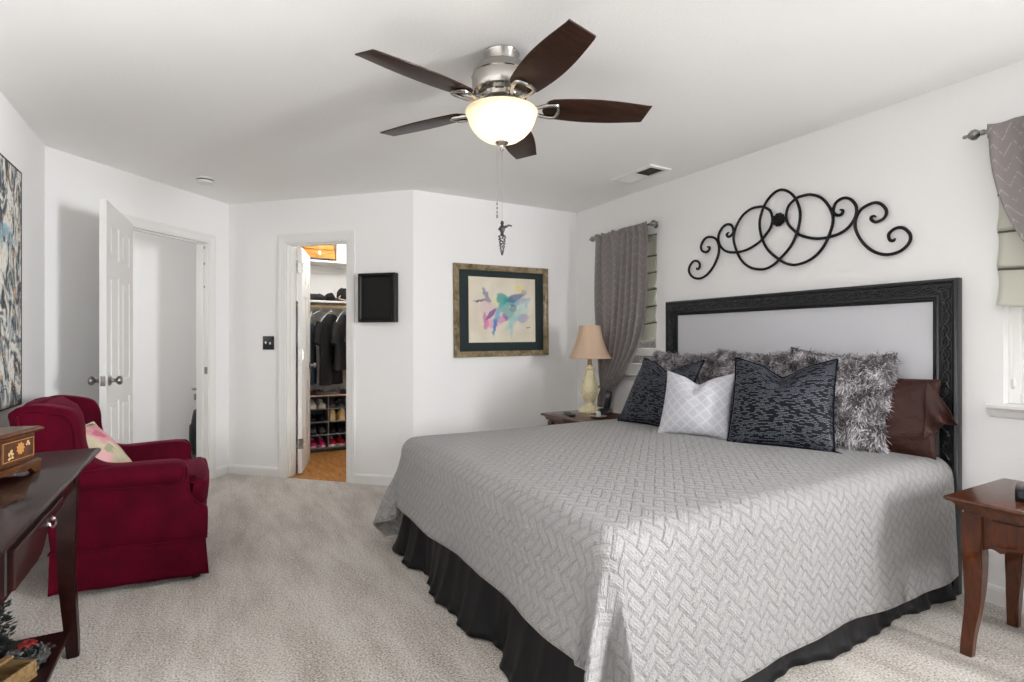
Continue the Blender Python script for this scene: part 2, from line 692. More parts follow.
def casing(name, mtx, a, b, top, w=0.062, thick=0.016, depth=T, stop=True):
    """door lining plus casing on the room side; local x along wall, y outward"""
    bm = new_bm()
    prof = [(0, 0), (w, 0), (w, -thick), (w * 0.75, -thick), (w * 0.55, -thick * 0.75), (w * 0.2, -thick * 0.55), (0.004, -thick * 0.5), (0, -thick * 0.4)]
    # left, right, head as mitred sweeps
    def sweep(p):
        q, t = p
        return [(a - q, t, 0.0), (a - q, t, top + q), (b + q, t, top + q), (b + q, t, 0.0)]
    rails = [sweep(p) for p in prof]
    rings = [[mtx @ Vector(r[k]) for r in rails] for k in range(4)]
    add_loft(bm, rings)
    # lining
    j = 0.012
    add_box(bm, a - 0.002, a + j, -0.002, depth + 0.002, 0, top, mat=mtx)
    add_box(bm, b - j, b + 0.002, -0.002, depth + 0.002, 0, top, mat=mtx)
    add_box(bm, a, b, -0.002, depth + 0.002, top - j, top + 0.002, mat=mtx)
    if stop:
        s0, s1 = stop
        add_box(bm, a + j, a + j + 0.011, s0, s1, 0, top - j, mat=mtx)
        add_box(bm, b - j - 0.011, b - j, s0, s1, 0, top - j, mat=mtx)
        add_box(bm, a + j, b - j, s0, s1, top - j - 0.011, top - j, mat=mtx)
    return struct(obj(name, bm, m_trim, smooth=False))


t1 = casing('trim_1', MX_DW, DW_A, DW_B, DW_T, stop=(0.042, 0.08))
t2 = casing('trim_2', MX_CW, CW_A, CW_B, CW_T, w=0.072, stop=(0.035, 0.075))
# strike plate on the entry jamb
bm = new_bm()
add_box(bm, DW_A + 0.0121, DW_A + 0.0135, 0.004, 0.034, 0.915, 0.975, mat=MX_DW)
obj('strike_plate', bm, m_nickel_d, t1, smooth=False)
for zz in (1.86, 1.66, 2.0):
    bm = new_bm()
    add_box(bm, DW_A + 0.0121, DW_A + 0.0145, 0.030, 0.040, zz, zz + 0.02, mat=MX_DW)
    obj('screw_plate', bm, m_nickel_d, t1, smooth=False)


def panel_door(name, w, h, t, loc, rotz, knob_side=1):
    """six-panel leaf; hinge at local x=0, leaf along +x, thickness 0..t in y"""
    bm = new_bm()
    st, mid = 0.105, 0.10
    rows = [(0.22, 0.80), (0.93, 1.60), (1.71, h - 0.12)]
    cols = [(st, w / 2 - mid / 2), (w / 2 + mid / 2, w - st)]
    add_box(bm, 0, w, 0.008, t - 0.008, 0, h)
    xs = [0, cols[0][0], cols[0][1], cols[1][0], cols[1][1], w]
    for y0, y1 in ((0, 0.0081), (t - 0.0081, t)):
        # stiles and rails
        for a, b in ((0, st), (cols[0][1], cols[1][0]), (w - st, w)):
            add_box(bm, a, b, y0, y1, 0, h)
        zs = [0] + [q for r in rows for q in r] + [h]
        for k in range(0, len(zs), 2):
            for c in cols:
                add_box(bm, c[0], c[1], y0, y1, zs[k], zs[k + 1])
        for r in rows:
            for c in cols:
                i = 0.028
                add_box(bm, c[0] + i, c[1] - i, y0 + 0.001, y1 - 0.001, r[0] + i, r[1] - i, bev=0.003)
    o = obj(name, bm, m_door, loc=loc, rot=(0, 0, rotz), smooth=False)
    struct(o)
    # knobs both sides with rosettes
    kz = 0.945
    for sgn, y in ((-1, 0.0), (1, t)):
        bm = new_bm()
        prof = [(0.0, 0), (0.032, 0), (0.032, 0.005), (0.026, 0.011), (0.013, 0.014), (0.010, 0.028), (0.014, 0.036),
                (0.025, 0.043), (0.029, 0.052), (0.026, 0.062), (0.016, 0.068), (0, 0.070)]
        add_lathe(bm, [(r, y + sgn * q) for r, q in prof], 24, (w - 0.062, 0, kz), 'Y')
        obj('knob', bm, m_nickel_d, o)
    bm = new_bm()
    add_box(bm, w - 0.001, w + 0.0015, t / 2 - 0.0125, t / 2 + 0.0125, kz - 0.03, kz + 0.03)
    add_box(bm, w, w + 0.008, t / 2 - 0.006, t / 2 + 0.006, kz - 0.01, kz + 0.01)
    obj('latch_plate', bm, m_nickel, o, smooth=False)
    return o


# entry door, opened wide into the room
hinge = MX_DW @ Vector((DW_B - 0.008, -0.012, 0))
LEAF = 0.775
fx, fy = -0.548, 4.08
ang = math.atan2(fy - hinge.y, fx - hinge.x)
# leaf runs from the hinge towards (fx, fy); its thickness lies towards +x of the room
d1 = panel_door('door_1', LEAF, 2.045, 0.036, (hinge.x, hinge.y, 0.012), ang)
for zz in (0.2, 1.0, 1.8):
    bm = new_bm()
    add_lathe(bm, [(0.007, zz), (0.007, zz + 0.09)], 10, (-0.002, -0.006, 0))
    obj('hinge', bm, m_nickel_d, d1)

# closet door, swung into the closet
hx = MX_CW @ Vector((CW_A + 0.068, T + 0.012, 0))
cang = math.atan2(5.95 - hx.y, 0.985 - hx.x)
d2 = panel_door('door_2', 0.60, 2.03, 0.035, (hx.x, hx.y, 0.012), cang)
for zz in (0.22, 1.02, 1.80):
    bm = new_bm()
    add_box(bm, -0.001, 0.030, -0.002, 0.0, zz, zz + 0.09)
    add_lathe(bm, [(0.007, zz), (0.007, zz + 0.09)], 10, (-0.006, -0.006, 0))
    add_box(bm, -0.002, 0.0, 0.0, 0.03, zz, zz + 0.09)
    obj('hinge', bm, m_nickel, d2, smooth=False)


# ------------------------------------------------------------------ windows
def window(name, y0, y1, z0, z1, glass_x):
    """vinyl frame in the right wall opening, drywall returns, sill with apron"""
    bm = new_bm()
    f = 0.045
    x0, x1 = glass_x - 0.03, glass_x + 0.03
    add_box(bm, x0, x1, y0, y0 + f, z0, z1, 0.004, 1)
    add_box(bm, x0, x1, y1 - f, y1, z0, z1, 0.004, 1)
    add_box(bm, x0, x1, y0 + f, y1 - f, z0, z0 + f, 0.004, 1)
    add_box(bm, x0, x1, y0 + f, y1 - f, z1 - f, z1, 0.004, 1)
    o = struct(obj(name, bm, m_trim, smooth=False))
    zm = z0 + 0.16
    bm = new_bm()
    s = 0.032
    xs0, xs1 = glass_x - 0.022, glass_x + 0.012
    for a, b in ((z0 + f, zm + 0.02), (zm + 0.02, z1 - f)):
        add_box(bm, xs0, xs1, y0 + f, y0 + f + s, a, b)
        add_box(bm, xs0, xs1, y1 - f - s, y1 - f, a, b)
        add_box(bm, xs0, xs1, y0 + f + s, y1 - f - s, a, a + s)
        add_box(bm, xs0, xs1, y0 + f + s, y1 - f - s, b - s, b)
    obj('sash', bm, m_trim, o, smooth=False)
    bm = new_bm()
    add_box(bm, glass_x - 0.003, glass_x + 0.003, y0 + f, y1 - f, z0 + f, z1 - f)
    obj('pane', bm, m_glass, o, smooth=False)
    # stool and moulded apron
    bm = new_bm()
    prof = [(RX + 0.10, z0 + 0.001), (RX - 0.045, z0 + 0.001), (RX - 0.052, z0 - 0.004), (RX - 0.052, z0 - 0.016), (RX - 0.045, z0 - 0.022),
            (RX - 0.018, z0 - 0.022), (RX - 0.020, z0 - 0.035), (RX - 0.012, z0 - 0.055), (RX - 0.004, z0 - 0.062), (RX - 0.0005, z0 - 0.062),
            (RX - 0.0005, z0 - 0.002), (RX + 0.10, z0 - 0.002)]
    A = [(x, y0 - 0.045, z) for x, z in prof]
    B = [(x, y1 + 0.045, z) for x, z in prof]
    # the stool inside the opening keeps to the opening's width
    prof1 = prof[1:11]
    add_loft(bm, [[(x, y0 - 0.045, z) for x, z in prof1], [(x, y1 + 0.045, z) for x, z in prof1]])
    add_box(bm, RX - 0.004, glass_x - 0.03, y0 + 0.001, y1 - 0.001, z0 - 0.002, z0 + 0.001)
    obj('sill', bm, m_trim, o, smooth=False)
    return o


window('window_1', *WIN1, RX + 0.085)
w2 = window('window_2', *WIN2, RX + 0.085)
window('window_added_side', *WIN_ADDED, RX + 0.085)
# unseen rear glazed door, added to let light in from behind
bm = new_bm()
f = 0.06
xa, xb = LX + 0.55, LX + 3.75
for a, b in ((xa, xa + f), ((xa + xb) / 2 - f / 2, (xa + xb) / 2 + f / 2), (xb - f, xb)):
    add_box(bm, a, b, RY - 0.09, RY - 0.03, 0.06, 2.12)
add_box(bm, xa, xb, RY - 0.09, RY - 0.03, 0.06, 0.06 + f)
add_box(bm, xa, xb, RY - 0.09, RY - 0.03, 2.12 - f, 2.12)
w3 = struct(obj('window_added_rear', bm, m_trim, smooth=False))
bm = new_bm()
add_box(bm, xa + f, xb - f, RY - 0.063, RY - 0.057, 0.06 + f, 2.12 - f)
obj('pane', bm, m_glass, w3, smooth=False)

# outside: ground and a board fence seen through the left window
bm = new_bm()
add_box(bm, RX + T + 0.02, 9, -6, 9, -0.4, -0.3)
struct(obj('ground_outside', bm, m_ext, smooth=False))
bm = new_bm()
for k in range(60):
    add_box(bm, 4.9, 4.93, -1.0 + k * 0.16, -1.0 + k * 0.16 + 0.152, -0.3, 1.75)
for z in (0.1, 1.45):
    add_box(bm, 4.93, 4.97, -1.0, 8.6, z, z + 0.09)
tag(obj('board_fence', bm, m_ext, smooth=False), 'taupe board fence standing outside the window beside the lamp', 'fence')


# ------------------------------------------------------------------ curtains, rods and roman shades
def rod(y0, y1, z, label):
    x = RX - 0.075
    t = thing('curtain_rod', label, 'curtain rod', (x, (y0 + y1) / 2, z))
    h = (y1 - y0) / 2
    bm = new_bm()
    add_tube(bm, [(0, -h, 0), (0, h, 0)], 0.009, 12)
    obj('pole', bm, m_nickel_d, t)
    for s in (-1, 1):
        bm = new_bm()
        prof = [(0.0, 0.075), (0.007, 0.07), (0.009, 0.062), (0.006, 0.055), (0.016, 0.047), (0.024, 0.036), (0.024, 0.024), (0.015, 0.012), (0.008, 0.008), (0.013, 0.002), (0.012, -0.008), (0, -0.008)]
        add_lathe(bm, [(r, s * (h + q)) for r, q in prof], 16, (0, 0, 0), 'Y')
        obj('finial', bm, m_nickel_d, t)
        bm = new_bm()
        yb = s * (h - 0.015)
        add_tube(bm, [(0, yb, 0), (0.03, yb, -0.004), (0.072, yb, -0.004)], 0.006, 8)
        add_lathe(bm, [(0.02, 0.066), (0.02, 0.0748)], 16, (0, yb, -0.004), 'X')
        obj('bracket', bm, m_nickel_d, t)
    return t


def curtain(name, ya, yb, ztop, ytie, ztie, ztail, label):
    """panel gathered on the rod between ya (outer) and yb (inner), drawn to ytie at ztie, tail below"""
    bm = new_bm()
    uvl = bm.loops.layers.uv.new('UVMap')
    nu, nv = 120, 90
    x0 = RX - 0.075
    V = []
    sgn = 1 if yb > ya else -1
    for j in range(nv + 1):
        t = j / nv
        row = []
        for i in range(nu + 1):
            s = i / nu
            # outer edge and inner edge as functions of height
            zt = ztop + 0.02 - 0.006 * math.sin(s * 60)
            z = zt + (ztail - zt) * t
            tt = (ztop - (ztop + (ztail - ztop) * t)) / (ztop - ztie)   # 0 at rod, 1 at tie
            if tt <= 1:
                outer = ya + (ytie - sgn * 0.03 - ya) * (tt ** 3)
                k = tt ** (4.0 if ya > 2 else 2.2)
                inner = yb + (ytie + sgn * 0.10 - yb) * k
                drop = 0.16 * s * math.sin(PI * min(1, tt)) * 0
                fold = 0.010 + 0.020 * math.sin(PI * min(1, tt + 0.15) * 0.5)
            else:
                q = min(1, (tt - 1) / ((ztop - ztail) / (ztop - ztie) - 1))
                outer = ytie - sgn * (0.03 + 0.05 * sstep(0, 0.6, q))
                inner = ytie + sgn * (0.10 + 0.02 * sstep(0, 0.6, q) - 0.06 * q)
                fold = 0.024
            y = outer + (inner - outer) * s
            ph = s * 2 * PI * 7.5 + 1.6 * math.sin(s * 7 + 1.0) + 0.9 * math.sin(4 * t + 9 * s)
            x = x0 - 0.004 + fold * math.sin(ph) - 0.012 * math.sin(PI * min(1, tt) * 0.5) - (0.014 if t < 0.03 else 0)
            # belly over the tie-back
            bel = math.exp(-((tt - 0.93) / 0.09) ** 2) * s
            x -= 0.05 * bel
            z -= 0.04 * bel
            # inner edge hangs lower as it is swept back
            z -= 0.03 * s * math.sin(PI * min(1, tt))
            row.append(bm.verts.new((x, y, z)))
        V.append(row)
    wfull = abs(yb - ya) * 1.35
    for j in range(nv):
        for i in range(nu):
            f = bm.faces.new((V[j][i], V[j][i + 1], V[j + 1][i + 1], V[j + 1][i]))
            for l, (a, b) in zip(f.loops, ((i, j), (i + 1, j), (i + 1, j + 1), (i, j + 1))):
                l[uvl].uv = (a / nu * wfull, b / nv * (ztop - ztail))
    o = obj(name, bm, m_curtain, angle=180)
    so = o.modifiers.new('thick', 'SOLIDIFY')
    so.thickness = 0.003
    tag(o, label, 'curtain')
    # tie band
    bm = new_bm()
    ring = []
    for k in range(24):
        a = 2 * PI * k / 24
        ring.append((x0 - 0.022 + 0.052 * math.cos(a), ytie + sgn * 0.02 + 0.066 * math.sin(a), ztie - 0.01 + 0.012 * math.sin(a)))
    add_tube(bm, ring, 0.009, 6, closed=True)
    obj('tie_band', bm, m_curtain, o)
    return o


rod(3.19, 3.90, 2.125, 'nickel curtain rod with ball finials above the window beside the lamp')
rod(-0.02, 1.09, 2.145, 'nickel curtain rod with turned finial at the right edge of the photo')
curtain('curtain', 3.89, 3.20, 2.125, 3.74, 0.80, 0.62, 'taupe zigzag curtain tied back beside the table lamp')
curtain('curtain', -0.02, 1.06, 2.145, 0.16, 0.95, 0.45, 'pale grey zigzag curtain hanging at the right edge of the photo')


def roman(y0, y1, ztop, zbot, n, label):
    """balloon shade: soft sagging tiers"""
    t = thing('roman_shade', label, 'window shade', (RX + 0.03, (y0 + y1) / 2, ztop))
    h = (y1 - y0) / 2
    bm = new_bm()
    nu, per = 40, 14
    H_ = ztop - zbot
    V = []
    rows = n * per
    for j in range(rows + 1):
        t_ = j / rows
        q = (j % per) / per
        if j == rows:
            q = 1.0
        k = j / per
        row = []
        for i in range(nu + 1):
            u = i / nu * 2 - 1
            sag = 0.022 * (1 - u * u) * (t_)
            bulge = 0.008 + 0.034 * (q ** 1.6) * (0.75 + 0.25 * math.sin(3 * u + k))
            wr = 0.004 * math.sin(11 * u + k * 1.7) * q
            x = -bulge - wr
            z = -H_ * t_ - sag * (0.5 + q)
            row.append(bm.verts.new((x, u * h * (1 - 0.012 * math.sin(PI * q)), z)))
        V.append(row)
    for j in range(rows):
        for i in range(nu):
            bm.faces.new((V[j][i], V[j][i + 1], V[j + 1][i + 1], V[j + 1][i]))
    o = obj('shade_cloth', bm, m_roman, t, angle=50)
    so = o.modifiers.new('thick', 'SOLIDIFY')
    so.thickness = 0.003
    for k in range(1, n):
        bm = new_bm()
        pts = []
        for i in range(21):
            u = i / 20 * 2 - 1
            pts.append((-0.012, u * h, -H_ * k / n - 0.022 * (1 - u * u) * (k / n) - 0.004))
        add_tube(bm, pts, 0.005, 6)
        obj('batten', bm, m_seam, t)
    bm = new_bm()
    add_box(bm, -0.018, 0.018, -h, h, -0.02, 0.025, 0.003, 1)
    obj('head_rail', bm, m_roman, t)
    return t


roman(WIN1[0] + 0.015, WIN1[1] - 0.015, 2.03, 1.22, 6, 'pale celadon roman shade half covering the window beside the lamp')
r2 = roman(WIN2[0] - 0.01, WIN2[1] + 0.012, 2.03, 1.36, 4, 'pale celadon roman shade in the window above the right nightstand')
r2.location.x = RX - 0.010
# cord with its acorn pull
bm = new_bm()
add_tube(bm, [(0.0, 0.42, -0.55), (0.0, 0.42, -1.0)], 0.0015, 6)
obj('cord', bm, m_white_p, r2)
bm = new_bm()
add_lathe(bm, [(0.0, -0.995), (0.007, -1.0), (0.011, -1.02), (0.008, -1.035), (0.0, -1.045)], 12, (0.0, 0.42, 0))
obj('cord_pull', bm, m_white_p, r2)

# ------------------------------------------------------------------ ceiling items
# smoke detector
sd = thing('smoke_detector', 'round white smoke detector on the ceiling above the entry door', 'smoke detector', (0.007, 4.756, H))
bm = new_bm()
add_lathe(bm, [(0.0, -0.042), (0.045, -0.042), (0.056, -0.036), (0.060, -0.026), (0.060, -0.022)], 32)
obj('cover', bm, m_white_p, sd)
bm = new_bm()
add_lathe(bm, [(0.055, -0.022), (0.055, -0.012)], 32)
obj('grille', bm, m_seam, sd)
bm = new_bm()
add_lathe(bm, [(0.062, -0.012), (0.065, -0.008), (0.065, 0.0)], 32)
obj('base_plate', bm, m_white_p, sd)

# air vent
v = thing('ceiling_vent', 'white louvred air vent in the ceiling near the headboard wall', 'vent', (2.82, 3.04, H))
bm = new_bm()
hx_, hy_ = 0.10, 0.21
for a in ((-hx_, hx_, -hy_, -hy_ + 0.03), (-hx_, hx_, hy_ - 0.03, hy_), (-hx_, -hx_ + 0.03, -hy_ + 0.03, hy_ - 0.03), (hx_ - 0.03, hx_, -hy_ + 0.03, hy_ - 0.03)):
    add_box(bm, a[0], a[1], a[2], a[3], -0.012, 0.0)
add_box(bm, -hx_ + 0.03, hx_ - 0.03, -0.008, 0.008, -0.012, 0)
obj('frame', bm, m_trim, v, smooth=False)
bm = new_bm()
add_box(bm, -hx_ + 0.03, hx_ - 0.03, -hy_ + 0.03, hy_ - 0.03, -0.002, 0.0)
obj('backing', bm, m_dark, v, smooth=False)  # dark plate standing in for the unlit duct
for k in range(18):
    bank = -1 if k < 9 else 1
    yc = -hy_ + 0.04 + (k % 9) * 0.0186 if bank < 0 else 0.018 + (k % 9) * 0.0186
    bm = new_bm()
    mt = Matrix.Translation((0, yc, -0.007)) @ Matrix.Rotation(rad(20 if bank < 0 else -35), 4, 'X')
    add_box(bm, -hx_ + 0.03, hx_ - 0.03, -0.008, 0.008, -0.0006, 0.0006, mat=mt)
    obj('louvre', bm, m_ext if bank < 0 else m_trim, v, smooth=False)  # near bank coloured darker to paint in the shade between its slats

# ceiling fan
FAN = (1.118, 2.061)
fan = thing('ceiling_fan', 'brushed nickel ceiling fan with five walnut blades and a lit glass bowl', 'ceiling fan', (FAN[0], FAN[1], H))


def lathe_part(name, prof, mat, parent, n=48, loc=(0, 0, 0), angle=35):
    bm = new_bm()
    add_lathe(bm, prof, n, loc)
    return obj(name, bm, mat, parent, angle=angle)


m_steel = M('polished_nickel', (0.44, 0.42, 0.39), 0.2, 1.0)
lathe_part('canopy', [(0.074, 0.0), (0.078, -0.006), (0.075, -0.012), (0.072, -0.042), (0.07, -0.048), (0.05, -0.056)], m_steel, fan)
lathe_part('motor_housing', [(0.05, -0.045), (0.080, -0.050), (0.108, -0.064), (0.124, -0.086), (0.129, -0.100), (0.132, -0.104), (0.129, -0.108), (0.128, -0.150), (0.121, -0.170),
                             (0.098, -0.180), (0.0, -0.180)], m_steel, fan)
lathe_part('switch_housing', [(0.0, -0.178), (0.100, -0.178), (0.104, -0.190), (0.094, -0.206), (0.07, -0.214), (0.05, -0.218), (0.046, -0.242), (0.06, -0.250), (0.0, -0.250)], m_steel, fan)
for k in range(8):
    a = 2 * PI * k / 8 + 0.2
    bm = new_bm()
    add_box(bm, 0.0995, 0.105, -0.018, 0.018, -0.194, -0.188, mat=Matrix.Rotation(a, 4, 'Z'))
    obj('vent_slot', bm, m_dark, fan, smooth=False)
BZ = -0.228
for k in range(5):
    a = rad(-22.5 + 72 * k)
    R = Matrix.Rotation(a, 4, 'Z')
    pitch = Matrix.Rotation(rad(-12), 4, 'X')
    # blade outline along +x
    L0, L1 = 0.180, 0.648
    up, dn = [], []
    nn = 26
    for i in range(nn + 1):
        t = i / nn
        x = L0 + (L1 - L0) * t
        w = 0.052 + 0.024 * math.sin(PI * min(1, t * 0.95 + 0.08)) + 0.006 * t
        w *= min(1.0, (0.30 + 1.0 * (t / 0.10) ** 0.6)) if t < 0.08 else 1
        up.append((x, w))
        dn.append((x + 0.006 * t ** 8, -w * (1.0 if t < 0.9 else 1.0)))
    up[-1] = (L1 - 0.004, up[-1][1] - 0.004)
    outline = dn + up[::-1]
    bm = new_bm()
    add_prism(bm, outline, -0.003, 0.003, bev=0.0015, seg=2, mat=Matrix.Translation((0, 0, BZ)) @ R @ pitch)
    b = obj('blade', bm, m_walnut, fan)
    # give the wood grain its own direction per blade
    # blade iron: arm plus looped plate
    bm = new_bm()
    mt = Matrix.Translation((0, 0, BZ)) @ R
    arm = [(0.085, 0, 0.022), (0.11, 0, 0.012), (0.135, 0, -0.006), (0.16, 0, -0.012)]
    for s in (-1, 1):
        loop = [(0.085, s * 0.012, 0.026), (0.12, s * 0.016, 0.004), (0.15, s * 0.02, -0.012), (0.18, s * 0.034, -0.012), (0.215, s * 0.042, -0.011), (0.238, s * 0.038, -0.010), (0.246, s * 0.02, -0.010), (0.247, 0, -0.010)]
        pts = [mt @ (pitch @ Vector(p) if p[0] > 0.14 else Vector(p)) for p in catmull(loop, 6)]
        add_tube(bm, pts, 0.0085, 8)
    obj('blade_iron', bm, m_steel, b)
bm = new_bm()
outer = [(r, -0.385 + (z + 0.357) * 0.88) for r, z in [(0.150, -0.205), (0.156, -0.209), (0.156, -0.216), (0.150, -0.224), (0.147, -0.238), (0.140, -0.262), (0.126, -0.290), (0.105, -0.316), (0.078, -0.338), (0.045, -0.352), (0.014, -0.357)]]
inner = [(r - 0.004, z + 0.004) for r, z in outer[::-1]]
inner[-1] = (0.146, -0.251)
add_lathe(bm, outer + inner + [outer[0]], 56, cap=False)
obj('glass_bowl', bm, m_bowl, fan)
lathe_part('bowl_light_block', [(0.0, -0.258), (0.134, -0.255), (0.134, -0.259), (0.0, -0.264)], m_white_p, fan)  # added disc inside the bowl, keeps bulb light off the ceiling
lathe_part('finial', [(r, z - 0.026) for r, z in [(0.0, -0.352), (0.026, -0.354), (0.030, -0.358), (0.024, -0.366), (0.012, -0.372), (0.009, -0.380), (0.011, -0.386), (0.006, -0.394), (0.0, -0.396)]], m_nickel, fan, 20)
lathe_part('stem', [(0.006, -0.248), (0.006, -0.383)], m_nickel, fan, 10)
for k in range(2):
    a = 2 * PI * k / 2 + 0.6
    p = point_light('fan_bulb', (FAN[0] + 0.06 * math.cos(a), FAN[1] + 0.06 * math.sin(a), H - 0.322), 0.36, 0.03, (1.0, 0.84, 0.60))
# two bead chains hanging from the light kit
cR = Vector((0.8698, -0.4934, 0))
c1, c2 = cR * -0.020, cR * 0.002 + Vector((0.0, 0.0, 0))
bm = new_bm()
add_tube(bm, [(c1.x, c1.y, -0.385), (c1.x, c1.y, -0.64)], 0.0006, 5)
for k in range(3):
    add_lathe(bm, [(0, -0.64 - k * 0.018), (0.003, -0.643 - k * 0.018), (0.0035, -0.650 - k * 0.018), (0, -0.656 - k * 0.018)], 8, (c1.x, c1.y, 0))
add_lathe(bm, [(0, -0.692), (0.005, -0.696), (0.005, -0.708), (0, -0.712)], 8, (c1.x, c1.y, 0))
obj('pull_chain', bm, m_nickel_d, fan)
bm = new_bm()
add_tube(bm, [(c2.x, c2.y, -0.418), (c2.x, c2.y, -0.720)], 0.0006, 5)
obj('pull_chain', bm, m_nickel_d, fan)

# winged beaded ornament at the end of the chain
m_orn = M('pewter_beads', (0.045, 0.042, 0.04), 0.4, 0.4)
orn = thing('hanging_ornament', 'pewter figurine with beaded tail hanging from the fan pull chain', 'ornament', (FAN[0] + c2.x, FAN[1] + c2.y, H - 0.720))
bm = new_bm()
add_lathe(bm, [(0, 0.0), (0.006, -0.004), (0.008, -0.012), (0.005, -0.019), (0.010, -0.026), (0.013, -0.036), (0.009, -0.048), (0.006, -0.056), (0.010, -0.064), (0.0, -0.07)], 14)
obj('figure', bm, m_orn, orn)
for s in (-1, 1):
    bm = new_bm()
    w = [(0.004, 0, -0.030), (0.018, 0.0, -0.026), (0.032, 0.004, -0.020), (0.044, 0.004, -0.024)] if s > 0 else [(-0.004, 0, -0.030), (-0.012, 0, -0.036), (-0.015, 0, -0.042)]
    pts = [cR * p[0] + Vector((0, p[1], p[2])) for p in catmull(w, 4)]
    n_ = len(pts)
    add_tube(bm, pts, [0.007 - 0.0045 * i / (n_ - 1) for i in range(n_)], 8)
    obj('wing', bm, m_orn, orn)
bm = new_bm()
for k in range(46):
    t = k / 45
    z = -0.066 - 0.082 * t
    r = (0.014 * (1 - t) ** 0.5)
    a = k * 2.399
    rr = 0.0052 - 0.0014 * t
    c = Vector((r * math.cos(a), r * math.sin(a), z))
    add_lathe(bm, [(0, c.z + rr), (rr * 0.8, c.z + rr * 0.5), (rr * 0.8, c.z - rr * 0.5), (0, c.z - rr)], 6, (c.x, c.y, 0))
obj('beaded_tail', bm, m_orn, orn)

# ================================================================== BED
BX0, BX1, BY0, BY1, BZT = 0.98, 3.07, 1.20, 3.05, 0.63
bed = thing('bed', 'king size bed with grey panelled headboard in a charcoal carved frame', 'bed', (2.0, 2.125, 0))
bl = Vector((2.0, 2.125, 0))
bm = new_bm()
add_box(bm, BX0 + 0.03 - bl.x, BX1 - bl.x, BY0 + 0.03 - bl.y, BY1 - 0.03 - bl.y, 0.33, BZT - 0.012, 0.05, 4)
obj('mattress', bm, m_mattress, bed)
bm = new_bm()
add_box(bm, BX0 + 0.05 - bl.x, BX1 - bl.x, BY0 + 0.05 - bl.y, BY1 - 0.05 - bl.y, 0.10, 0.33, 0.01, 2)
obj('box_spring', bm, m_mattress, bed)
for sx in (BX0 + 0.15, BX1 - 0.15):
    for sy in (BY0 + 0.15, BY1 - 0.15):
        bm = new_bm()
        add_lathe(bm, [(0.025, 0.0), (0.025, 0.10)], 12, (sx - bl.x, sy - bl.y, 0))
        obj('leg', bm, m_dark, bed)
# gathered black skirt around three sides
bm = new_bm()
path = []
x0, y0, y1, x1 = BX0 + 0.035, BY0 + 0.03, BY1 - 0.03, BX1 - 0.01


def seg(p, q, n):
    return [(p[0] + (q[0] - p[0]) * i / n, p[1] + (q[1] - p[1]) * i / n) for i in range(n)]


rr = 0.05
path += [(p, (0, -1)) for p in seg((x1, y0), (x0 + rr, y0), 230)]
path += [((x0 + rr - rr * math.sin(a), y0 + rr - rr * math.cos(a)), (-math.sin(a), -math.cos(a))) for a in [PI / 2 * i / 10 for i in range(10)]]
path += [(p, (-1, 0)) for p in seg((x0, y0 + rr), (x0, y1 - rr), 230)]
path += [((x0 + rr - rr * math.cos(a), y1 - rr + rr * math.sin(a)), (-math.cos(a), math.sin(a))) for a in [PI / 2 * i / 10 for i in range(10)]]
path += [(p, (0, 1)) for p in seg((x0 + rr, y1), (x1, y1), 150)]
V = []
s = 0.0
prev = path[0][0]
for k, (p, n) in enumerate(path):
    s += math.hypot(p[0] - prev[0], p[1] - prev[1])
    prev = p
    row = []
    # broad pleats with a few sharp kicks
    foot = n[0] < -0.5
    w1 = math.sin(s * 2 * PI / 0.31 + 1.6 * math.sin(s * 3.1)) * (0.6 + 0.4 * math.sin(s * 7.3))
    w2 = math.sin(s * 2 * PI / 0.74 + 0.7) + 0.55 * abs(math.sin(s * 2 * PI / 0.23 + 2 * math.sin(s * 1.7))) ** 3
    for j in range(15):
        t = j / 14
        z = 0.36 + (0.012 - 0.36) * t
        amp = t ** 1.3
        off = 0.004 + amp * ((0.034 if foot else 0.012) * w1 + (0.026 if foot else 0.014) * w2 + (0.05 if foot else 0.022))
        if t > 0.9:
            off += 0.012 * (t - 0.9) / 0.1
        row.append(bm.verts.new((p[0] + n[0] * off - bl.x, p[1] + n[1] * off - bl.y, z)))
    V.append(row)
for a, b in zip(V, V[1:]):
    for j in range(14):
        bm.faces.new((a[j], a[j + 1], b[j + 1], b[j]))
o = obj('bed_skirt', bm, m_skirt, bed, angle=180)
so = o.modifiers.new('thick', 'SOLIDIFY')
so.thickness = 0.003

# headboard: carved moulding frame with upholstered panel
HB = dict(y0=1.188, y1=3.05, z0=0.0, z1=1.50)
XB, XF = 3.13, 3.08
FW = 0.108
hb0 = bl
prof = [(0, XB), (0, XF + 0.012), (0.004, XF + 0.004), (0.012, XF), (0.020, XF + 0.004), (0.024, XF + 0.012), (0.074, XF + 0.014), (0.078, XF + 0.006), (0.084, XF + 0.002),
        (0.090, XF + 0.006), (0.094, XF + 0.014), (0.104, XF + 0.020), (FW, XF + 0.024), (FW, XB)]
bm = new_bm()
rings = []
for c in range(4):
    ring = []
    for w, x in prof:
        y = {0: HB['y0'] + w, 1: HB['y0'] + w, 2: HB['y1'] - w, 3: HB['y1'] - w}[c]
        z = {0: 0.0, 1: HB['z1'] - w, 2: HB['z1'] - w, 3: 0.0}[c]
        ring.append((x - bl.x, y - bl.y, z))
    rings.append(ring)
add_loft(bm, rings)
hbf = obj('headboard_frame', bm, m_hb, bed, angle=50)
bm = new_bm()
add_box(bm, XF + 0.028 - bl.x, XB - 0.002 - bl.x, HB['y0'] + FW - 0.005 - bl.y, HB['y1'] - FW + 0.005 - bl.y, 0.25, HB['z1'] - FW + 0.005, 0.006, 2)
obj('headboard_panel', bm, m_panel, bed)


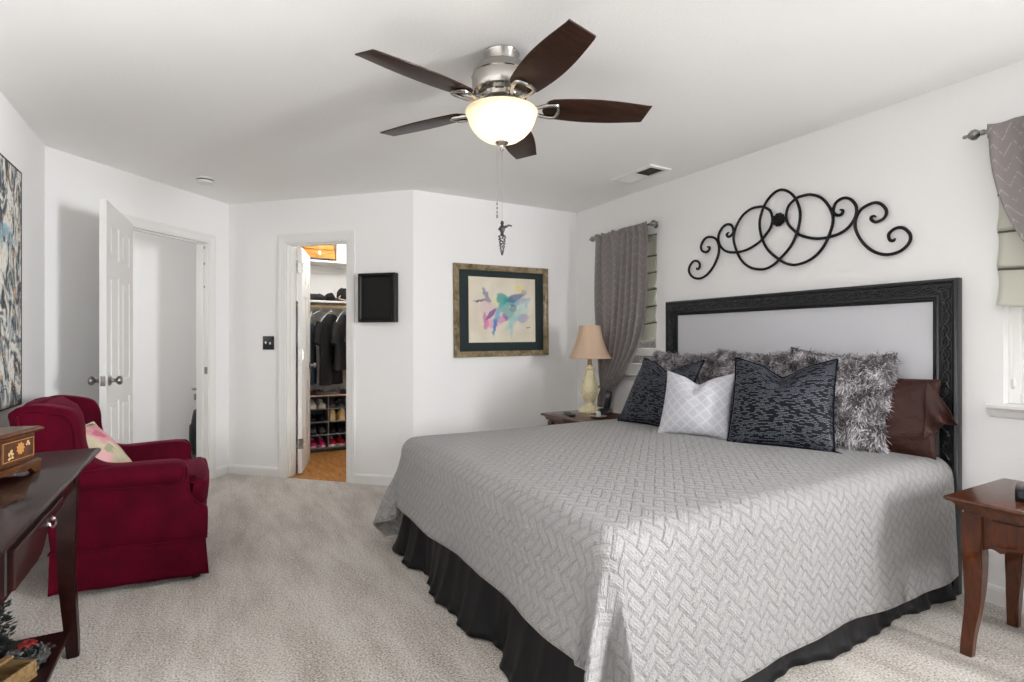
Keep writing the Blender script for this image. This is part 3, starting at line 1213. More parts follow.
def carved_vine(length, closed_end=True):
    """running vine relief along local u; returns list of (kind, pts)"""
    out = []
    lam = 0.115
    n = int(length / 0.0075)
    stem_ = [(length * i / n, 0.015 * math.sin(2 * PI * (length * i / n) / lam)) for i in range(n + 1)]
    out.append(('stem', stem_))
    k = 0
    u = lam * 0.25
    while u < length:
        s_ = 1 if k % 2 == 0 else -1
        # leaf curl opposite the stem crest
        curl = [(u + 0.020 * math.cos(a) * (1 - a / 9), -s_ * (0.004 + 0.011 * math.sin(a) * (1 - a / 9))) for a in [i * 0.45 for i in range(13)]]
        out.append(('curl', curl))
        out.append(('leaf', (u + 0.026, s_ * 0.005, s_)))
        out.append(('leaf', (u - 0.018, -s_ * 0.012, -s_)))
        u += lam / 2
        k += 1
    return out


def build_vine(bm, length, to3):
    for kind, d in carved_vine(length):
        if kind == 'stem':
            add_tube(bm, [to3(a, b, 0.001) for a, b in d], 0.0054, 6)
        elif kind == 'curl':
            n = len(d)
            add_tube(bm, [to3(a, b, 0.002) for a, b in d], [0.0075 - 0.0034 * i / n for i in range(n)], 6)
        else:
            u, v_, s_ = d
            c = Vector(to3(u, v_, 0.002))
            du = Vector(to3(u + 1, v_, 0.002)) - c
            dv = Vector(to3(u, v_ + 1, 0.002)) - c
            dn = Vector(to3(u, v_, 1.002)) - c
            ax = (du * 0.8 + dv * 0.6 * s_).normalized()
            bx = dn.cross(ax)
            pts = []
            rings = []
            for i in range(6):
                t = i / 5
                w = 0.0085 * math.sin(PI * (0.08 + 0.9 * t))
                cc = c + ax * (t - 0.5) * 0.032
                rings.append([cc + bx * w * math.cos(a) + dn * (0.0085 * math.sin(a) * math.sin(PI * (0.1 + 0.85 * t))) for a in [2 * PI * q / 8 for q in range(8)]])
            add_loft(bm, rings)


mid = 0.049
bm = new_bm()
build_vine(bm, HB['y1'] - HB['y0'] - 2 * mid, lambda u, v_, n: (XF + 0.013 - n - bl.x, HB['y1'] - mid - u - bl.y, HB['z1'] - mid + v_))
obj('carved_vine', bm, m_hb, hbf)
for yy in (HB['y0'] + mid, HB['y1'] - mid):
    bm = new_bm()
    build_vine(bm, 0.95, lambda u, v_, n: (XF + 0.013 - n - bl.x, yy + v_ - bl.y, HB['z1'] - mid - u))
    obj('carved_vine', bm, m_hb, hbf)

# quilt: one cloth laid over the mattress, hanging on three sides
QR = 0.075
DF, DN, DFAR = 0.37, 0.53, 0.50
XR, YN, YF = BX0 + QR, BY0 + QR, BY1 - QR
QT = BZT + 0.012


def quilt_pt(cx, cy):
    dx = max(0.0, XR - cx)
    dyn, dyf = max(0.0, YN - cy), max(0.0, cy - YF)
    dy = dyn + dyf
    sy = -1 if dyn > 0 else 1
    bxp, byp = max(cx, XR), min(max(cy, YN), YF)
    r = math.hypot(dx, dy)
    crown = 0.012 * math.sin(PI * min(1, max(0, (byp - YN) / (YF - YN)))) - 0.0
    wob = 0.006 * mnoise.noise(Vector((cx * 2.2, cy * 2.2, 1.7)))
    if r < 1e-9:
        return (cx, cy, QT + crown + wob)
    ux, uy = -dx / r, sy * dy / r
    if r < QR * PI / 2:
        a = r / QR
        h = QR * math.sin(a)
        z = QT - QR * (1 - math.cos(a)) + wob + crown
        return (bxp + ux * h, byp + uy * h, z)
    L = r - QR * PI / 2
    # flare, folds
    phi = math.atan2(dy, dx)              # 0 foot face, pi/2 side
    corner = math.sin(2 * phi)
    if corner < 1e-6:
        s_ = cy if dx > 0 else cx
        fl = 0.10 if dx > 0 else 0.05
        fold = 0.030 * math.sin(s_ * 5.1 + (0.8 if dx > 0 else 0.2)) + 0.014 * math.sin(s_ * 13 + 1.1)
        fold *= 0.85 if dx > 0 else 0.55
    else:
        s_ = 0
        base = math.cos(phi) ** 2 * 0.10 + math.sin(phi) ** 2 * 0.05
        e0 = 0.85 * (0.030 * math.sin((YN if sy < 0 else YF) * 5.1 + 0.8) + 0.014 * math.sin((YN if sy < 0 else YF) * 13 + 1.1))
        e1 = 0.55 * (0.030 * math.sin(XR * 5.1 + 0.2) + 0.014 * math.sin(XR * 13 + 1.1))
        fold = math.cos(phi) ** 2 * e0 + math.sin(phi) ** 2 * e1
        fl = base + (0.22 if sy < 0 else 0.15) * corner ** 1.2
        fold += corner ** 0.8 * (0.12 if sy < 0 else 0.09) * math.sin(phi * 9.0 + (2.2 if sy < 0 else 0.6))
    sl = min(0.8, max(-0.05, fl + fold * 2.0 * min(1, L / 0.25)))
    cz = math.sqrt(max(0.2, 1 - sl * sl))
    h = QR + sl * L + 0.004 * mnoise.noise(Vector((cx * 9, cy * 9, 4.2)))
    z = QT - QR - cz * L
    if z < 0.014:
        h += (0.014 - z) * 0.8
        z = 0.014 + 0.004 * (1 + math.sin(phi * 30))
    # tangential sideways swing inside the corner folds
    tw = corner * 0.10 * L * math.cos(phi * 9.0 + (2.2 if sy < 0 else 0.6)) if corner > 1e-6 else 0
    tx, ty = -uy, ux
    return (bxp + ux * h + tx * tw, byp + uy * h + ty * tw, z)


bm = new_bm()
uvl = bm.loops.layers.uv.new('UVMap')
cxs = np.linspace(BX0 + QR - (DF + 0.045), BX1 - 0.02, 175)
cys = np.linspace(BY0 + QR - (DN + 0.045), BY1 - QR + DFAR + 0.045, 190)
V = [[bm.verts.new(quilt_pt(float(a), float(b))) for b in cys] for a in cxs]
for i in range(len(cxs) - 1):
    for j in range(len(cys) - 1):
        f = bm.faces.new((V[i][j], V[i + 1][j], V[i + 1][j + 1], V[i][j + 1]))
        for l, (a, b) in zip(f.loops, ((i, j), (i + 1, j), (i + 1, j + 1), (i, j + 1))):
            l[uvl].uv = (cxs[a], cys[b])
quilt = obj('quilt', bm, m_quilt, angle=180)
so = quilt.modifiers.new('thick', 'SOLIDIFY')
so.thickness = 0.007
so.offset = 1.0
tag(quilt, 'light grey herringbone stitched quilt spread over the bed', 'quilt')
# bound hem
bm = new_bm()
hem = [quilt_pt(float(a), float(cys[0])) for a in cxs[::-1]] + [quilt_pt(float(cxs[0]), float(b)) for b in cys] + [quilt_pt(float(a), float(cys[-1])) for a in cxs]
add_tube(bm, hem, 0.006, 6)
obj('hem_binding', bm, M('quilt_binding', srgb(182, 178, 173), 0.6), quilt)


# ------------------------------------------------------------------ cushions
def cushion_surface(w, h, t, chop=0.0, dog=0.06, nu=44, power=0.55, sag=0.0, seed=0, crumple=0.0):
    """two-sided cushion; local x width, z height from 0, y thickness (front = -y)"""
    bm = new_bm()
    uvl = bm.loops.layers.uv.new('UVMap')

    def P(u, v_, side):
        # pulled-in edges leave pointed corners
        px = w / 2 * u * (1 - dog * (1 - v_ * v_) * 1.0) + 0.0
        pz = h / 2 * v_ * (1 - dog * (1 - u * u))
        th = t / 2 * (max(0, 1 - u * u) ** power) * (max(0, 1 - v_ * v_) ** power)
        if chop:
            c = chop * 0.45 * math.exp(-(u / 0.30) ** 2) * sstep(-0.25, 1.0, v_)
            c += chop * 0.85 * max(0, 1 - abs(u)) * sstep(-0.2, 1, v_)
            pz -= c
            th *= 1 - 0.45 * math.exp(-(u / 0.16) ** 2) * sstep(0.2, 1, v_)
        if sag:
            pz -= sag * (1 - u * u) * sstep(0, 1, v_)
        nz = mnoise.noise(Vector((u * 2.3 + seed, v_ * 2.3, side * 3.0)))
        th += crumple * nz * (1 - u * u) * (1 - v_ * v_)
        # flattened where it sits
        return Vector((px, side * th, pz + h / 2))
    F = {}
    for side in (-1, 1):
        F[side] = [[None] * (nu + 1) for _ in range(nu + 1)]
        for j in range(nu + 1):
            for i in range(nu + 1):
                edge = i in (0, nu) or j in (0, nu)
                if edge and side == 1:
                    F[1][j][i] = F[-1][j][i]
                    continue
                u = math.sin((i / nu - 0.5) * PI) * 0.35 + (i / nu * 2 - 1) * 0.65
                v_ = math.sin((j / nu - 0.5) * PI) * 0.35 + (j / nu * 2 - 1) * 0.65
                F[side][j][i] = bm.verts.new(P(u, v_, side))
    for side in (-1, 1):
        G = F[side]
        for j in range(nu):
            for i in range(nu):
                q = (G[j][i], G[j][i + 1], G[j + 1][i + 1], G[j + 1][i])
                c_ = ((i, j), (i + 1, j), (i + 1, j + 1), (i, j + 1))
                if side > 0:
                    q, c_ = q[::-1], c_[::-1]
                f = bm.faces.new(q)
                for l, (a, b) in zip(f.loops, c_):
                    l[uvl].uv = (a / nu * w, b / nu * h)
    return bm, P


def seam_tube(P, n=40):
    pts = []
    for k in range(n):
        pts.append(P(-1 + 2 * k / n, -1, -1))
    for k in range(n):
        pts.append(P(1, -1 + 2 * k / n, -1))
    for k in range(n):
        pts.append(P(1 - 2 * k / n, 1, -1))
    for k in range(n):
        pts.append(P(-1, 1 - 2 * k / n, -1))
    return pts


# fabrics
m_navy = M('navy_sequin', srgb(24, 27, 40), 0.55, Specular_IOR_Level=0.22)
_u, _v, _ = m_navy.uvw('UV')
_wob = m_navy.noise(26, 2, kind='UV')
_row = (_v + _wob * 0.010) / 0.0078
_ri = _row.floor()
_cell = _u / 0.021 + (_ri * 12.9898).sin() * 43.7 + _wob * 0.6
_ci = _cell.floor()
_wn = m_navy.nt.nodes.new('ShaderNodeTexWhiteNoise')
_wn.noise_dimensions = '2D'
m_navy.nt.links.new(m_navy.vec(_ci, _ri), _wn.inputs['Vector'])
_h = N(m_navy.nt, _wn.outputs['Value'])
_dash = _row.frac().gt(0.34) * _row.frac().lt(0.82) * _cell.frac().gt(0.12) * _h.gt(0.30)
m_navy.base(m_navy.mix(_dash, srgb(5, 6, 14), srgb(92, 97, 106)))
m_navy.rough(_dash * -0.28 + 0.6)
m_navy.bump(_dash, 0.0025, 0.6)
m_navy.b.inputs['Sheen Weight'].default_value = 0.06
m_navy.b.inputs['Sheen Tint'].default_value = (0.3, 0.35, 0.6, 1)
m_navyedge = M('navy_velvet', srgb(10, 12, 24), 0.7, Specular_IOR_Level=0.15)
m_wht = M('white_cushion', srgb(226, 227, 232), 0.7)
_u, _v, _ = m_wht.uvw('UV')
_p = ((_u + _v) * 0.7071 / 0.044)
_r = ((_u - _v) * 0.7071 / 0.044 + 200.0)
_e = lambda f: f.min(f.rsub(1.0))
_dd = _e(_p.frac()).min(_e(_r.frac()))
_ln = _dd.lt(0.10)
m_wht.base(m_wht.mix(_ln, srgb(188, 189, 196), srgb(203, 203, 209)))
m_wht.bump(_ln + m_wht.noise(60, 2, kind='UV') * 0.5, 0.0025, 0.6)
m_fur = M('grey_shag', srgb(120, 115, 116), 0.75)
_fu, _fv, _ = m_fur.uvw('UV')
m_fur.base(m_fur.ramp(_fu * 0.55 + m_fur.noise(11, 3) * 1.15 + _fv * 0.22 - 0.40, [(0.14, srgb(52, 48, 51)), (0.38, srgb(112, 107, 111)), (0.62, srgb(170, 165, 169)), (0.92, srgb(218, 215, 218))]))
m_brown = M('brown_satin', srgb(55, 27, 21), 0.5)
m_brown.bump(m_brown.noise(16, 3, 0.55, dist=0.8), 0.02, 0.5)
m_brown.b.inputs['Specular IOR Level'].default_value = 0.3


def place_rot(tilt, extra):
    return (-rad(tilt), 0, rad(-90 + extra))


PZ = QT + 0.010
# navy cushions
bm, P = cushion_surface(0.50, 0.50, 0.20, chop=0.07, dog=0.05)
c = obj('throw_pillow', bm, m_navy, loc=(2.50, 2.645, PZ), rot=place_rot(32, 4), angle=60)
tag(c, 'navy pillow with silver dashes, at the lamp end left of the white pillow', 'pillow', 'navy dashed throw pillows')
bm = new_bm()
add_tube(bm, seam_tube(P), 0.006, 6, closed=True)
obj('piping', bm, m_navyedge, c)
bm, P = cushion_surface(0.50, 0.50, 0.20, chop=0.08, dog=0.05, seed=5)
c = obj('throw_pillow', bm, m_navy, loc=(2.57, 1.755, PZ), rot=place_rot(25, 26), angle=60)
tag(c, 'navy pillow with silver dashes, right of the white pillow and before the shaggy one', 'pillow', 'navy dashed throw pillows')
bm = new_bm()
add_tube(bm, seam_tube(P), 0.006, 6, closed=True)
obj('piping', bm, m_navyedge, c)
bm = new_bm()
# corner tassel
for k in range(16):
    a = k * 2.399
    add_tube(bm, [(0.235, -0.004, 0.015), (0.255 + 0.010 * math.cos(a), 0.01 * math.sin(a), 0.004), (0.282 + 0.012 * math.cos(a), 0.016 * math.sin(a), -0.004)], [0.003, 0.004, 0.001], 5)
obj('tassel', bm, m_navyedge, c)
# white cushion
bm, P = cushion_surface(0.41, 0.40, 0.17, chop=0.055, dog=0.06, seed=9, crumple=0.012)
c = obj('throw_pillow', bm, m_wht, loc=(2.435, 2.200, PZ), rot=place_rot(24, 24), angle=60)
tag(c, 'small white pillow with a raised diamond lattice, between the two navy pillows', 'pillow')
bm = new_bm()
add_box(bm, -0.20, -0.165, -0.006, -0.004, -0.012, 0.012, 0.0008, 1)
obj('care_tag', bm, m_wht, c)


def fur_pillow(w, h, t, loc, rot, label, seed, n=13000):
    bm, P = cushion_surface(w, h, t, dog=0.055, nu=26, power=0.45, sag=0.02, seed=seed)
    uvl = bm.loops.layers.uv.active
    rng = np.random.default_rng(seed)
    for f in bm.faces:
        for l in f.loops:
            l[uvl].uv = (0.2, 0.1)
    faces = [f for f in bm.faces]
    areas = np.array([f.calc_area() for f in faces])
    bm.normal_update()
    ids = rng.choice(len(faces), size=n, p=areas / areas.sum())
    verts = [[v.co.copy() for v in f.verts] for f in faces]
    nor = [f.normal.copy() for f in faces]
    cen = [f.calc_center_median() for f in faces]
    mid_ = Vector((0, 0, h / 2))
    for q in ids:
        vs = verts[q]
        a, b = rng.random(2)
        p = vs[0].lerp(vs[1], a).lerp(vs[3].lerp(vs[2], a), b)
        nn = nor[q]
        if nn.dot(cen[q] - mid_) < 0:
            nn = -nn
        # clumps share a lean
        lean = Vector((mnoise.noise(p * 19 + Vector((seed, 0, 0))), mnoise.noise(p * 19 + Vector((0, seed, 5))), mnoise.noise(p * 19 + Vector((9, 0, seed))) - 0.25)) * 1.6
        d = (nn * 0.75 + lean + Vector(rng.normal(0, 0.28, 3))).normalized()
        L = rng.uniform(0.018, 0.036)
        side = d.cross(nn)
        if side.length < 1e-3:
            side = Vector((1, 0, 0))
        side.normalize()
        side = (side + Vector(rng.normal(0, 0.5, 3))).normalized()
        wd = rng.uniform(0.0016, 0.0030)
        curl = (Vector(rng.normal(0, 0.5, 3)) + Vector((0, 0, -0.5))) * L * 0.5
        rv = float(rng.random())
        p0, p1, p2 = p, p + d * L * 0.55 + curl * 0.15, p + d * L * 0.95 + curl
        va = bm.verts.new(p0 - side * wd * 0.6)
        vb = bm.verts.new(p0 + side * wd * 0.6)
        vc = bm.verts.new(p1 + side * wd)
        vd = bm.verts.new(p1 - side * wd)
        ve = bm.verts.new(p2)
        f1 = bm.faces.new((va, vb, vc, vd))
        f2 = bm.faces.new((vd, vc, ve))
        for l, tt in zip(f1.loops, (0, 0, .6, .6)):
            l[uvl].uv = (rv, tt)
        for l, tt in zip(f2.loops, (.6, .6, 1)):
            l[uvl].uv = (rv, tt)
    o = obj('fur_pillow', bm, m_fur, loc=loc, rot=rot, angle=180)
    return tag(o, label, 'pillow', 'shaggy grey pillows')


fur_pillow(0.56, 0.50, 0.16, (2.84, 2.75, PZ), place_rot(17, 2), 'shaggy grey pillow at the lamp end, behind the left navy pillow', 21)
fur_pillow(0.56, 0.51, 0.16, (2.86, 2.18, PZ), place_rot(14, 3), 'shaggy grey pillow in the middle, behind the white pillow', 22)
fur_pillow(0.51, 0.52, 0.18, (2.83, 1.655, PZ), (-rad(14), rad(3), rad(-90 + 12)), 'large shaggy grey pillow between the right navy pillow and the brown one', 23, 15000)

# brown satin bed pillow with an open case end
bm, P = cushion_surface(0.62, 0.385, 0.19, dog=0.02, nu=40, power=0.5, seed=3, crumple=0.03)
c = obj('bed_pillow', bm, m_brown, loc=(2.965, 1.545, PZ - 0.016), rot=place_rot(10, 6), angle=70)
tag(c, 'brown satin bed pillow leaning on the headboard beside the shaggy pillow', 'pillow')
bm = new_bm()
# loose flap of the pillowcase
nu, nv = 22, 18
V = []
for j in range(nv + 1):
    t = j / nv
    row = []
    for i in range(nu + 1):
        s_ = i / nu
        ztop_ = 0.375 - 0.20 * s_ ** 1.1
        zbot_ = 0.09 + 0.085 * s_
        z = zbot_ + (ztop_ - zbot_) * t
        x = 0.268 + 0.118 * s_ - 0.05 * (1 - t) * s_
        y = -0.045 * (1 - s_) ** 0.7 + 0.022 * math.sin(t * 7 + s_ * 3.0) * (0.35 + s_) - 0.01
        row.append(bm.verts.new((x, y, z)))
    V.append(row)
for j in range(nv):
    for i in range(nu):
        bm.faces.new((V[j][i], V[j][i + 1], V[j + 1][i + 1], V[j + 1][i]))
o = obj('case_flap', bm, m_brown, c, angle=180)
so = o.modifiers.new('thick', 'SOLIDIFY')
so.thickness = 0.004

# ================================================================== NIGHTSTANDS
def nightstand(loc, mat, label):
    """local: x depth (front at x=0, wall at +x), y width centred, z up"""
    t = thing('nightstand', label, 'nightstand', loc, group='nightstands')
    D, Wd, Ht = 0.53, 0.60, 0.605
    # moulded top
    bm = new_bm()
    prof = [(-0.012, Ht), (0.0, Ht - 0.004), (0.002, Ht - 0.012), (-0.004, Ht - 0.020), (-0.020, Ht - 0.026), (-0.026, Ht - 0.034), (-0.034, Ht - 0.052), (-0.046, Ht - 0.056), (-0.046, Ht - 0.064)]
    rings = []
    for k, (off, z) in enumerate(prof):
        e = off
        rings.append([(0 - e, -Wd / 2 - e, z), (D + e * 0.2, -Wd / 2 - e, z), (D + e * 0.2, Wd / 2 + e, z), (0 - e, Wd / 2 + e, z)])
    add_loft(bm, rings[::-1])
    obj('top', bm, mat, t, angle=30)
    # aprons with a scalloped lower edge; the front one carries a drawer
    ai = 0.058

    def apron(a0, a1, axis, pos, thick):
        n = 30
        zt, zb = Ht - 0.06, Ht - 0.195
        low = []
        for i in range(n + 1):
            u = i / n
            e = min(u, 1 - u)
            low.append((a0 + (a1 - a0) * u, zb + 0.014 * sstep(0.0, 0.06, e) - 0.010 * sstep(0.08, 0.14, e) + 0.020 * sstep(0.14, 0.22, e)))
        outline = low + [(a1, zt), (a0, zt)]
        bm = new_bm()
        add_prism(bm, outline, pos, pos + thick, axis)
        return bm
    obj('apron', apron(-Wd / 2 + ai + 0.04, Wd / 2 - ai - 0.04, 'X', ai, 0.018), mat, t, smooth=False)
    obj('apron', apron(-Wd / 2 + ai + 0.04, Wd / 2 - ai - 0.04, 'X', D - ai - 0.01, 0.018), mat, t, smooth=False)
    for s in (-1, 1):
        y = s * (Wd / 2 - ai - 0.009)
        obj('apron', apron(ai + 0.04, D - ai - 0.03, 'Y', y - 0.009, 0.018), mat, t, smooth=False)
    bm = new_bm()
    add_box(bm, ai - 0.012, ai + 0.002, -0.17, 0.17, Ht - 0.165, Ht - 0.072, 0.004, 2)
    dr = obj('drawer', bm, mat, t)
    bm = new_bm()
    add_lathe(bm, [(0, ai - 0.034), (0.012, ai - 0.032), (0.014, ai - 0.026), (0.007, ai - 0.02), (0.006, ai - 0.012)], 16, (0, 0, Ht - 0.118), 'X')
    obj('knob', bm, m_nickel_d, dr)
    # sabre legs, swelling outwards at the foot
    for sx in (0, 1):
        for sy in (-1, 1):
            bm = new_bm()
            rings = []
            for i in range(15):
                u = i / 14
                z = (Ht - 0.064) * (1 - u)
                cur = -0.014 * math.sin(PI * min(1, max(0, (u - 0.25) / 0.75))) + 0.010 * sstep(0.55, 1.0, u)
                w = 0.062 if u < 0.26 else 0.062 - 0.024 * sstep(0.26, 0.95, u)
                xc = (ai - 0.018 if sx == 0 else D - ai + 0.018) + (w / 2 - 0.0) * (1 if sx == 0 else -1)
                yc = sy * (Wd / 2 - ai + 0.018 - w / 2)
                ox = (-1 if sx == 0 else 1) * cur * 0.9
                oy = sy * cur * 0.3
                rings.append([(xc + ox + a * w / 2, yc + oy + b * w / 2, z) for a, b in ((-1, -1), (1, -1), (1, 1), (-1, 1))])
            add_loft(bm, rings)
            bmesh.ops.bevel(bm, geom=[e for e in bm.edges if abs(e.verts[0].co.z - e.verts[1].co.z) > 0.01], offset=0.004, segments=2, affect='EDGES')
            obj('leg', bm, mat, t, angle=50)
    return t


ns1 = nightstand((2.495, 0.705, 0), m_nstand, 'brown cherry nightstand with sabre legs at the right edge of the photo')
ns2 = copy_tree(ns1)
ns2.location = (2.43, 3.50, 0)
ns2['label'] = 'brown cherry nightstand carrying the table lamp, in the far corner'
NT = 0.605

# black box on the right nightstand
t = thing('alarm_clock', 'black box shaped device on the right nightstand', 'clock radio', (2.675, 0.80, NT), (0, 0, rad(14)))
bm = new_bm()
add_prism(bm, [(-0.055, 0.012), (-0.048, 0.0), (0.055, 0.0), (0.06, 0.01), (0.06, 0.045), (0.05, 0.052), (-0.045, 0.052), (-0.058, 0.046)], -0.10, 0.045, 'Y', 0.003, 2)
obj('case', bm, m_black, t)
bm = new_bm()
add_box(bm, -0.0595, -0.0565, -0.09, 0.035, 0.016, 0.040)
obj('display', bm, M('dark_display', (0.004, 0.012, 0.02), 0.12), t)

# table lamp
m_cream = M('cream_ceramic', srgb(226, 212, 168), 0.4)
_cn = m_cream.noise(30, 3, dist=2.0)
m_cream.base(m_cream.ramp(_cn, [(0.35, srgb(222, 208, 164)), (0.5, srgb(236, 225, 188)), (0.7, srgb(242, 234, 204))]))
m_shade = M('peach_linen_shade', srgb(232, 208, 182), 0.8)
m_shade.bump(m_shade.noise(250, 2, stretch=(1, 1, 4)), 0.001, 0.4)
make_thin(m_shade, 0.35, srgb(236, 210, 182))
LP = (2.83, 3.66)
lamp = thing('table_lamp', 'cream carved table lamp with a peach bell shade', 'table lamp', (LP[0], LP[1], NT))
bm = new_bm()
add_lathe(bm, [(0, 0), (0.094, 0), (0.096, 0.010), (0.090, 0.026), (0.070, 0.042), (0.048, 0.054), (0.036, 0.066), (0.034, 0.080), (0.042, 0.092), (0.056, 0.112), (0.066, 0.142), (0.070, 0.172), (0.067, 0.205),
               (0.058, 0.242), (0.047, 0.282), (0.040, 0.318), (0.036, 0.345), (0.036, 0.352), (0.043, 0.358), (0.045, 0.368), (0.042, 0.376), (0.026, 0.380), (0.024, 0.392), (0, 0.392)], 40)
base = obj('base', bm, m_cream, lamp, angle=50)
# scroll relief winding round the belly
for k in range(4):
    bm = new_bm()
    for m_ in range(2):
        pts = []
        for i in range(28):
            u = i / 27
            z = 0.105 + 0.215 * u
            r = np.interp(z, [0.092, 0.112, 0.142, 0.172, 0.205, 0.242, 0.282, 0.318], [0.042, 0.056, 0.066, 0.070, 0.067, 0.058, 0.047, 0.040]) + 0.001
            a = k * PI / 2 + (0.7 * math.sin(u * 2 * PI + m_ * PI)) + u * 0.5
            pts.append((r * math.cos(a), r * math.sin(a), z))
        add_tube(bm, pts, [0.0030 - 0.0016 * abs(i / 27 - 0.5) for i in range(28)], 6)
    for q in range(5):
        z = 0.13 + 0.04 * q
        r = float(np.interp(z, [0.112, 0.142, 0.172, 0.205, 0.242, 0.282, 0.318], [0.056, 0.066, 0.070, 0.067, 0.058, 0.047, 0.040]))
        a0 = k * PI / 2 + 0.2 * q
        pts = [((r + 0.002) * math.cos(a0 + 0.25 * math.cos(b) * (1 - b / 8)), (r + 0.002) * math.sin(a0 + 0.25 * math.cos(b) * (1 - b / 8)), z + 0.018 * math.sin(b) * (1 - b / 8)) for b in [i * 0.5 for i in range(13)]]
        add_tube(bm, pts, 0.0026, 6)
    obj('scroll_relief', bm, m_cream, base)
bm = new_bm()
add_lathe(bm, [(0.022, 0.39), (0.018, 0.40), (0.016, 0.455), (0.018, 0.46), (0.018, 0.50)], 16)
obj('socket', bm, M('bronze_socket', srgb(150, 128, 96), 0.45, 0.3), lamp)
sh = [(0.183, 0.452), (0.178, 0.462), (0.158, 0.492), (0.138, 0.530), (0.120, 0.576), (0.106, 0.626), (0.096, 0.676), (0.088, 0.722)]
bm = new_bm()
add_lathe(bm, sh + [(r - 0.003, z) for r, z in sh[::-1]] + [sh[0]], 48, cap=False)
s1 = obj('lamp_shade', bm, m_shade, lamp, angle=60)
bm = new_bm()
for r, z in ((0.1835, 0.452), (0.0885, 0.722)):
    add_tube(bm, [(r * math.cos(2 * PI * i / 40), r * math.sin(2 * PI * i / 40), z) for i in range(40)], 0.003, 6, closed=True)
for k in range(8):
    a = 2 * PI * k / 8 + 0.25
    add_tube(bm, [((r + 0.0008) * math.cos(a), (r + 0.0008) * math.sin(a), z) for r, z in sh], 0.0014, 5)
for k in range(3):
    a = 2 * PI * k / 3
    add_tube(bm, [(0, 0, 0.716), (0.087 * math.cos(a), 0.087 * math.sin(a), 0.720)], 0.002, 5)
obj('shade_trim', bm, m_shade, s1)
bm = new_bm()
add_tube(bm, [(0.0, 0, 0.5), (0, 0, 0.72)], 0.003, 6)
add_lathe(bm, [(0, 0.716), (0.008, 0.72), (0.006, 0.728), (0.009, 0.738), (0.004, 0.748), (0, 0.75)], 12)
obj('finial', bm, m_cream, lamp)

# remote, phone, bottle on a dish
t = thing('remote_control', 'black remote control lying on the lamp nightstand', 'remote control', (2.545, 3.555, NT), (0, 0, rad(-20)))
bm = new_bm()
add_box(bm, -0.025, 0.025, -0.095, 0.095, 0, 0.018, 0.006, 3)
obj('body', bm, m_black, t)
bm = new_bm()
for a in range(3):
    for b in range(7):
        add_box(bm, -0.017 + a * 0.013, -0.009 + a * 0.013, -0.075 + b * 0.02, -0.064 + b * 0.02, 0.0175, 0.020)
obj('button_pad', bm, M('grey_rubber', (0.08, 0.08, 0.085), 0.7), t, smooth=False)
t = thing('cordless_phone', 'black cordless phone standing in its cradle beside the lamp', 'phone', (2.85, 3.475, NT), (0, 0, rad(-60)))
bm = new_bm()
add_prism(bm, [(-0.05, 0), (0.05, 0), (0.05, 0.02), (0.02, 0.045), (-0.03, 0.045), (-0.05, 0.025)], -0.045, 0.045, 'X', 0.005, 2)
obj('cradle', bm, m_black, t)
hm = Matrix.Translation((0, 0.005, 0.03)) @ Matrix.Rotation(rad(10), 4, 'Y')
bm = new_bm()
add_box(bm, -0.024, 0.024, -0.013, 0.013, 0, 0.165, 0.011, 4, mat=hm)
hs = obj('handset', bm, m_black, t)
bm = new_bm()
add_box(bm, -0.016, 0.016, -0.0145, -0.0125, 0.105, 0.14, 0.001, 1, mat=hm)
obj('screen', bm, M('grey_screen', (0.15, 0.17, 0.18), 0.2), hs)
bm = new_bm()
add_lathe(bm, [(0, 0), (0.03, 0), (0.062, 0.008), (0.066, 0.014), (0.060, 0.013), (0.03, 0.006), (0, 0.006)], 32)
o = obj('dish', bm, M('pewter_dish', (0.35, 0.35, 0.33), 0.35, 0.6), loc=(2.665, 3.335, NT))
tag(o, 'shallow grey dish holding a small white bottle on the lamp nightstand', 'dish')
t = thing('bottle', 'small white bottle standing in the grey dish by the phone', 'bottle', (2.672, 3.345, NT + 0.0065))
bm = new_bm()
add_lathe(bm, [(0, 0), (0.016, 0), (0.017, 0.003), (0.017, 0.032), (0.010, 0.040), (0.008, 0.044), (0, 0.044)], 20)
obj('body', bm, m_white_p, t)
bm = new_bm()
add_lathe(bm, [(0.009, 0.043), (0.009, 0.050), (0.004, 0.052), (0.004, 0.064), (0, 0.064)], 16)
obj('cap', bm, m_nickel_d, t)

# ================================================================== WALL PIECES
# iron scroll over the bed (drawn as half a design, mirrored)
A = [(1.756, 1.942), (1.74, 1.935), (1.749, 1.915), (1.774, 1.916), (1.793, 1.942), (1.776, 1.986), (1.733, 2.002), (1.69, 1.983), (1.662, 1.934), (1.673, 1.874), (1.725, 1.821), (1.805, 1.799), (1.9, 1.803), (1.99, 1.838),
     (2.033, 1.876), (2.069, 1.922), (2.078, 1.974), (2.059, 2.029), (2.012, 2.063), (1.979, 2.070), (1.924, 2.067), (1.862, 2.033), (1.815, 1.967), (1.796, 1.899), (1.81, 1.827), (1.852, 1.741), (1.919, 1.684), (2.005, 1.662),
     (2.07, 1.675), (2.129, 1.712), (2.207, 1.784), (2.253, 1.874), (2.268, 1.971), (2.24, 2.06), (2.19, 2.118), (2.127, 2.143)]
B = [(1.569, 1.87), (1.585, 1.87), (1.589, 1.854), (1.565, 1.836), (1.525, 1.85), (1.514, 1.886), (1.541, 1.927), (1.581, 1.941), (1.639, 1.921), (1.668, 1.873), (1.668, 1.811), (1.63, 1.734), (1.573, 1.678), (1.51, 1.654), (1.449, 1.664),
     (1.409, 1.699), (1.403, 1.74), (1.434, 1.78), (1.472, 1.785), (1.502, 1.761), (1.498, 1.73), (1.479, 1.723), (1.473, 1.735)]
YC, ZC = 2.127, 1.90
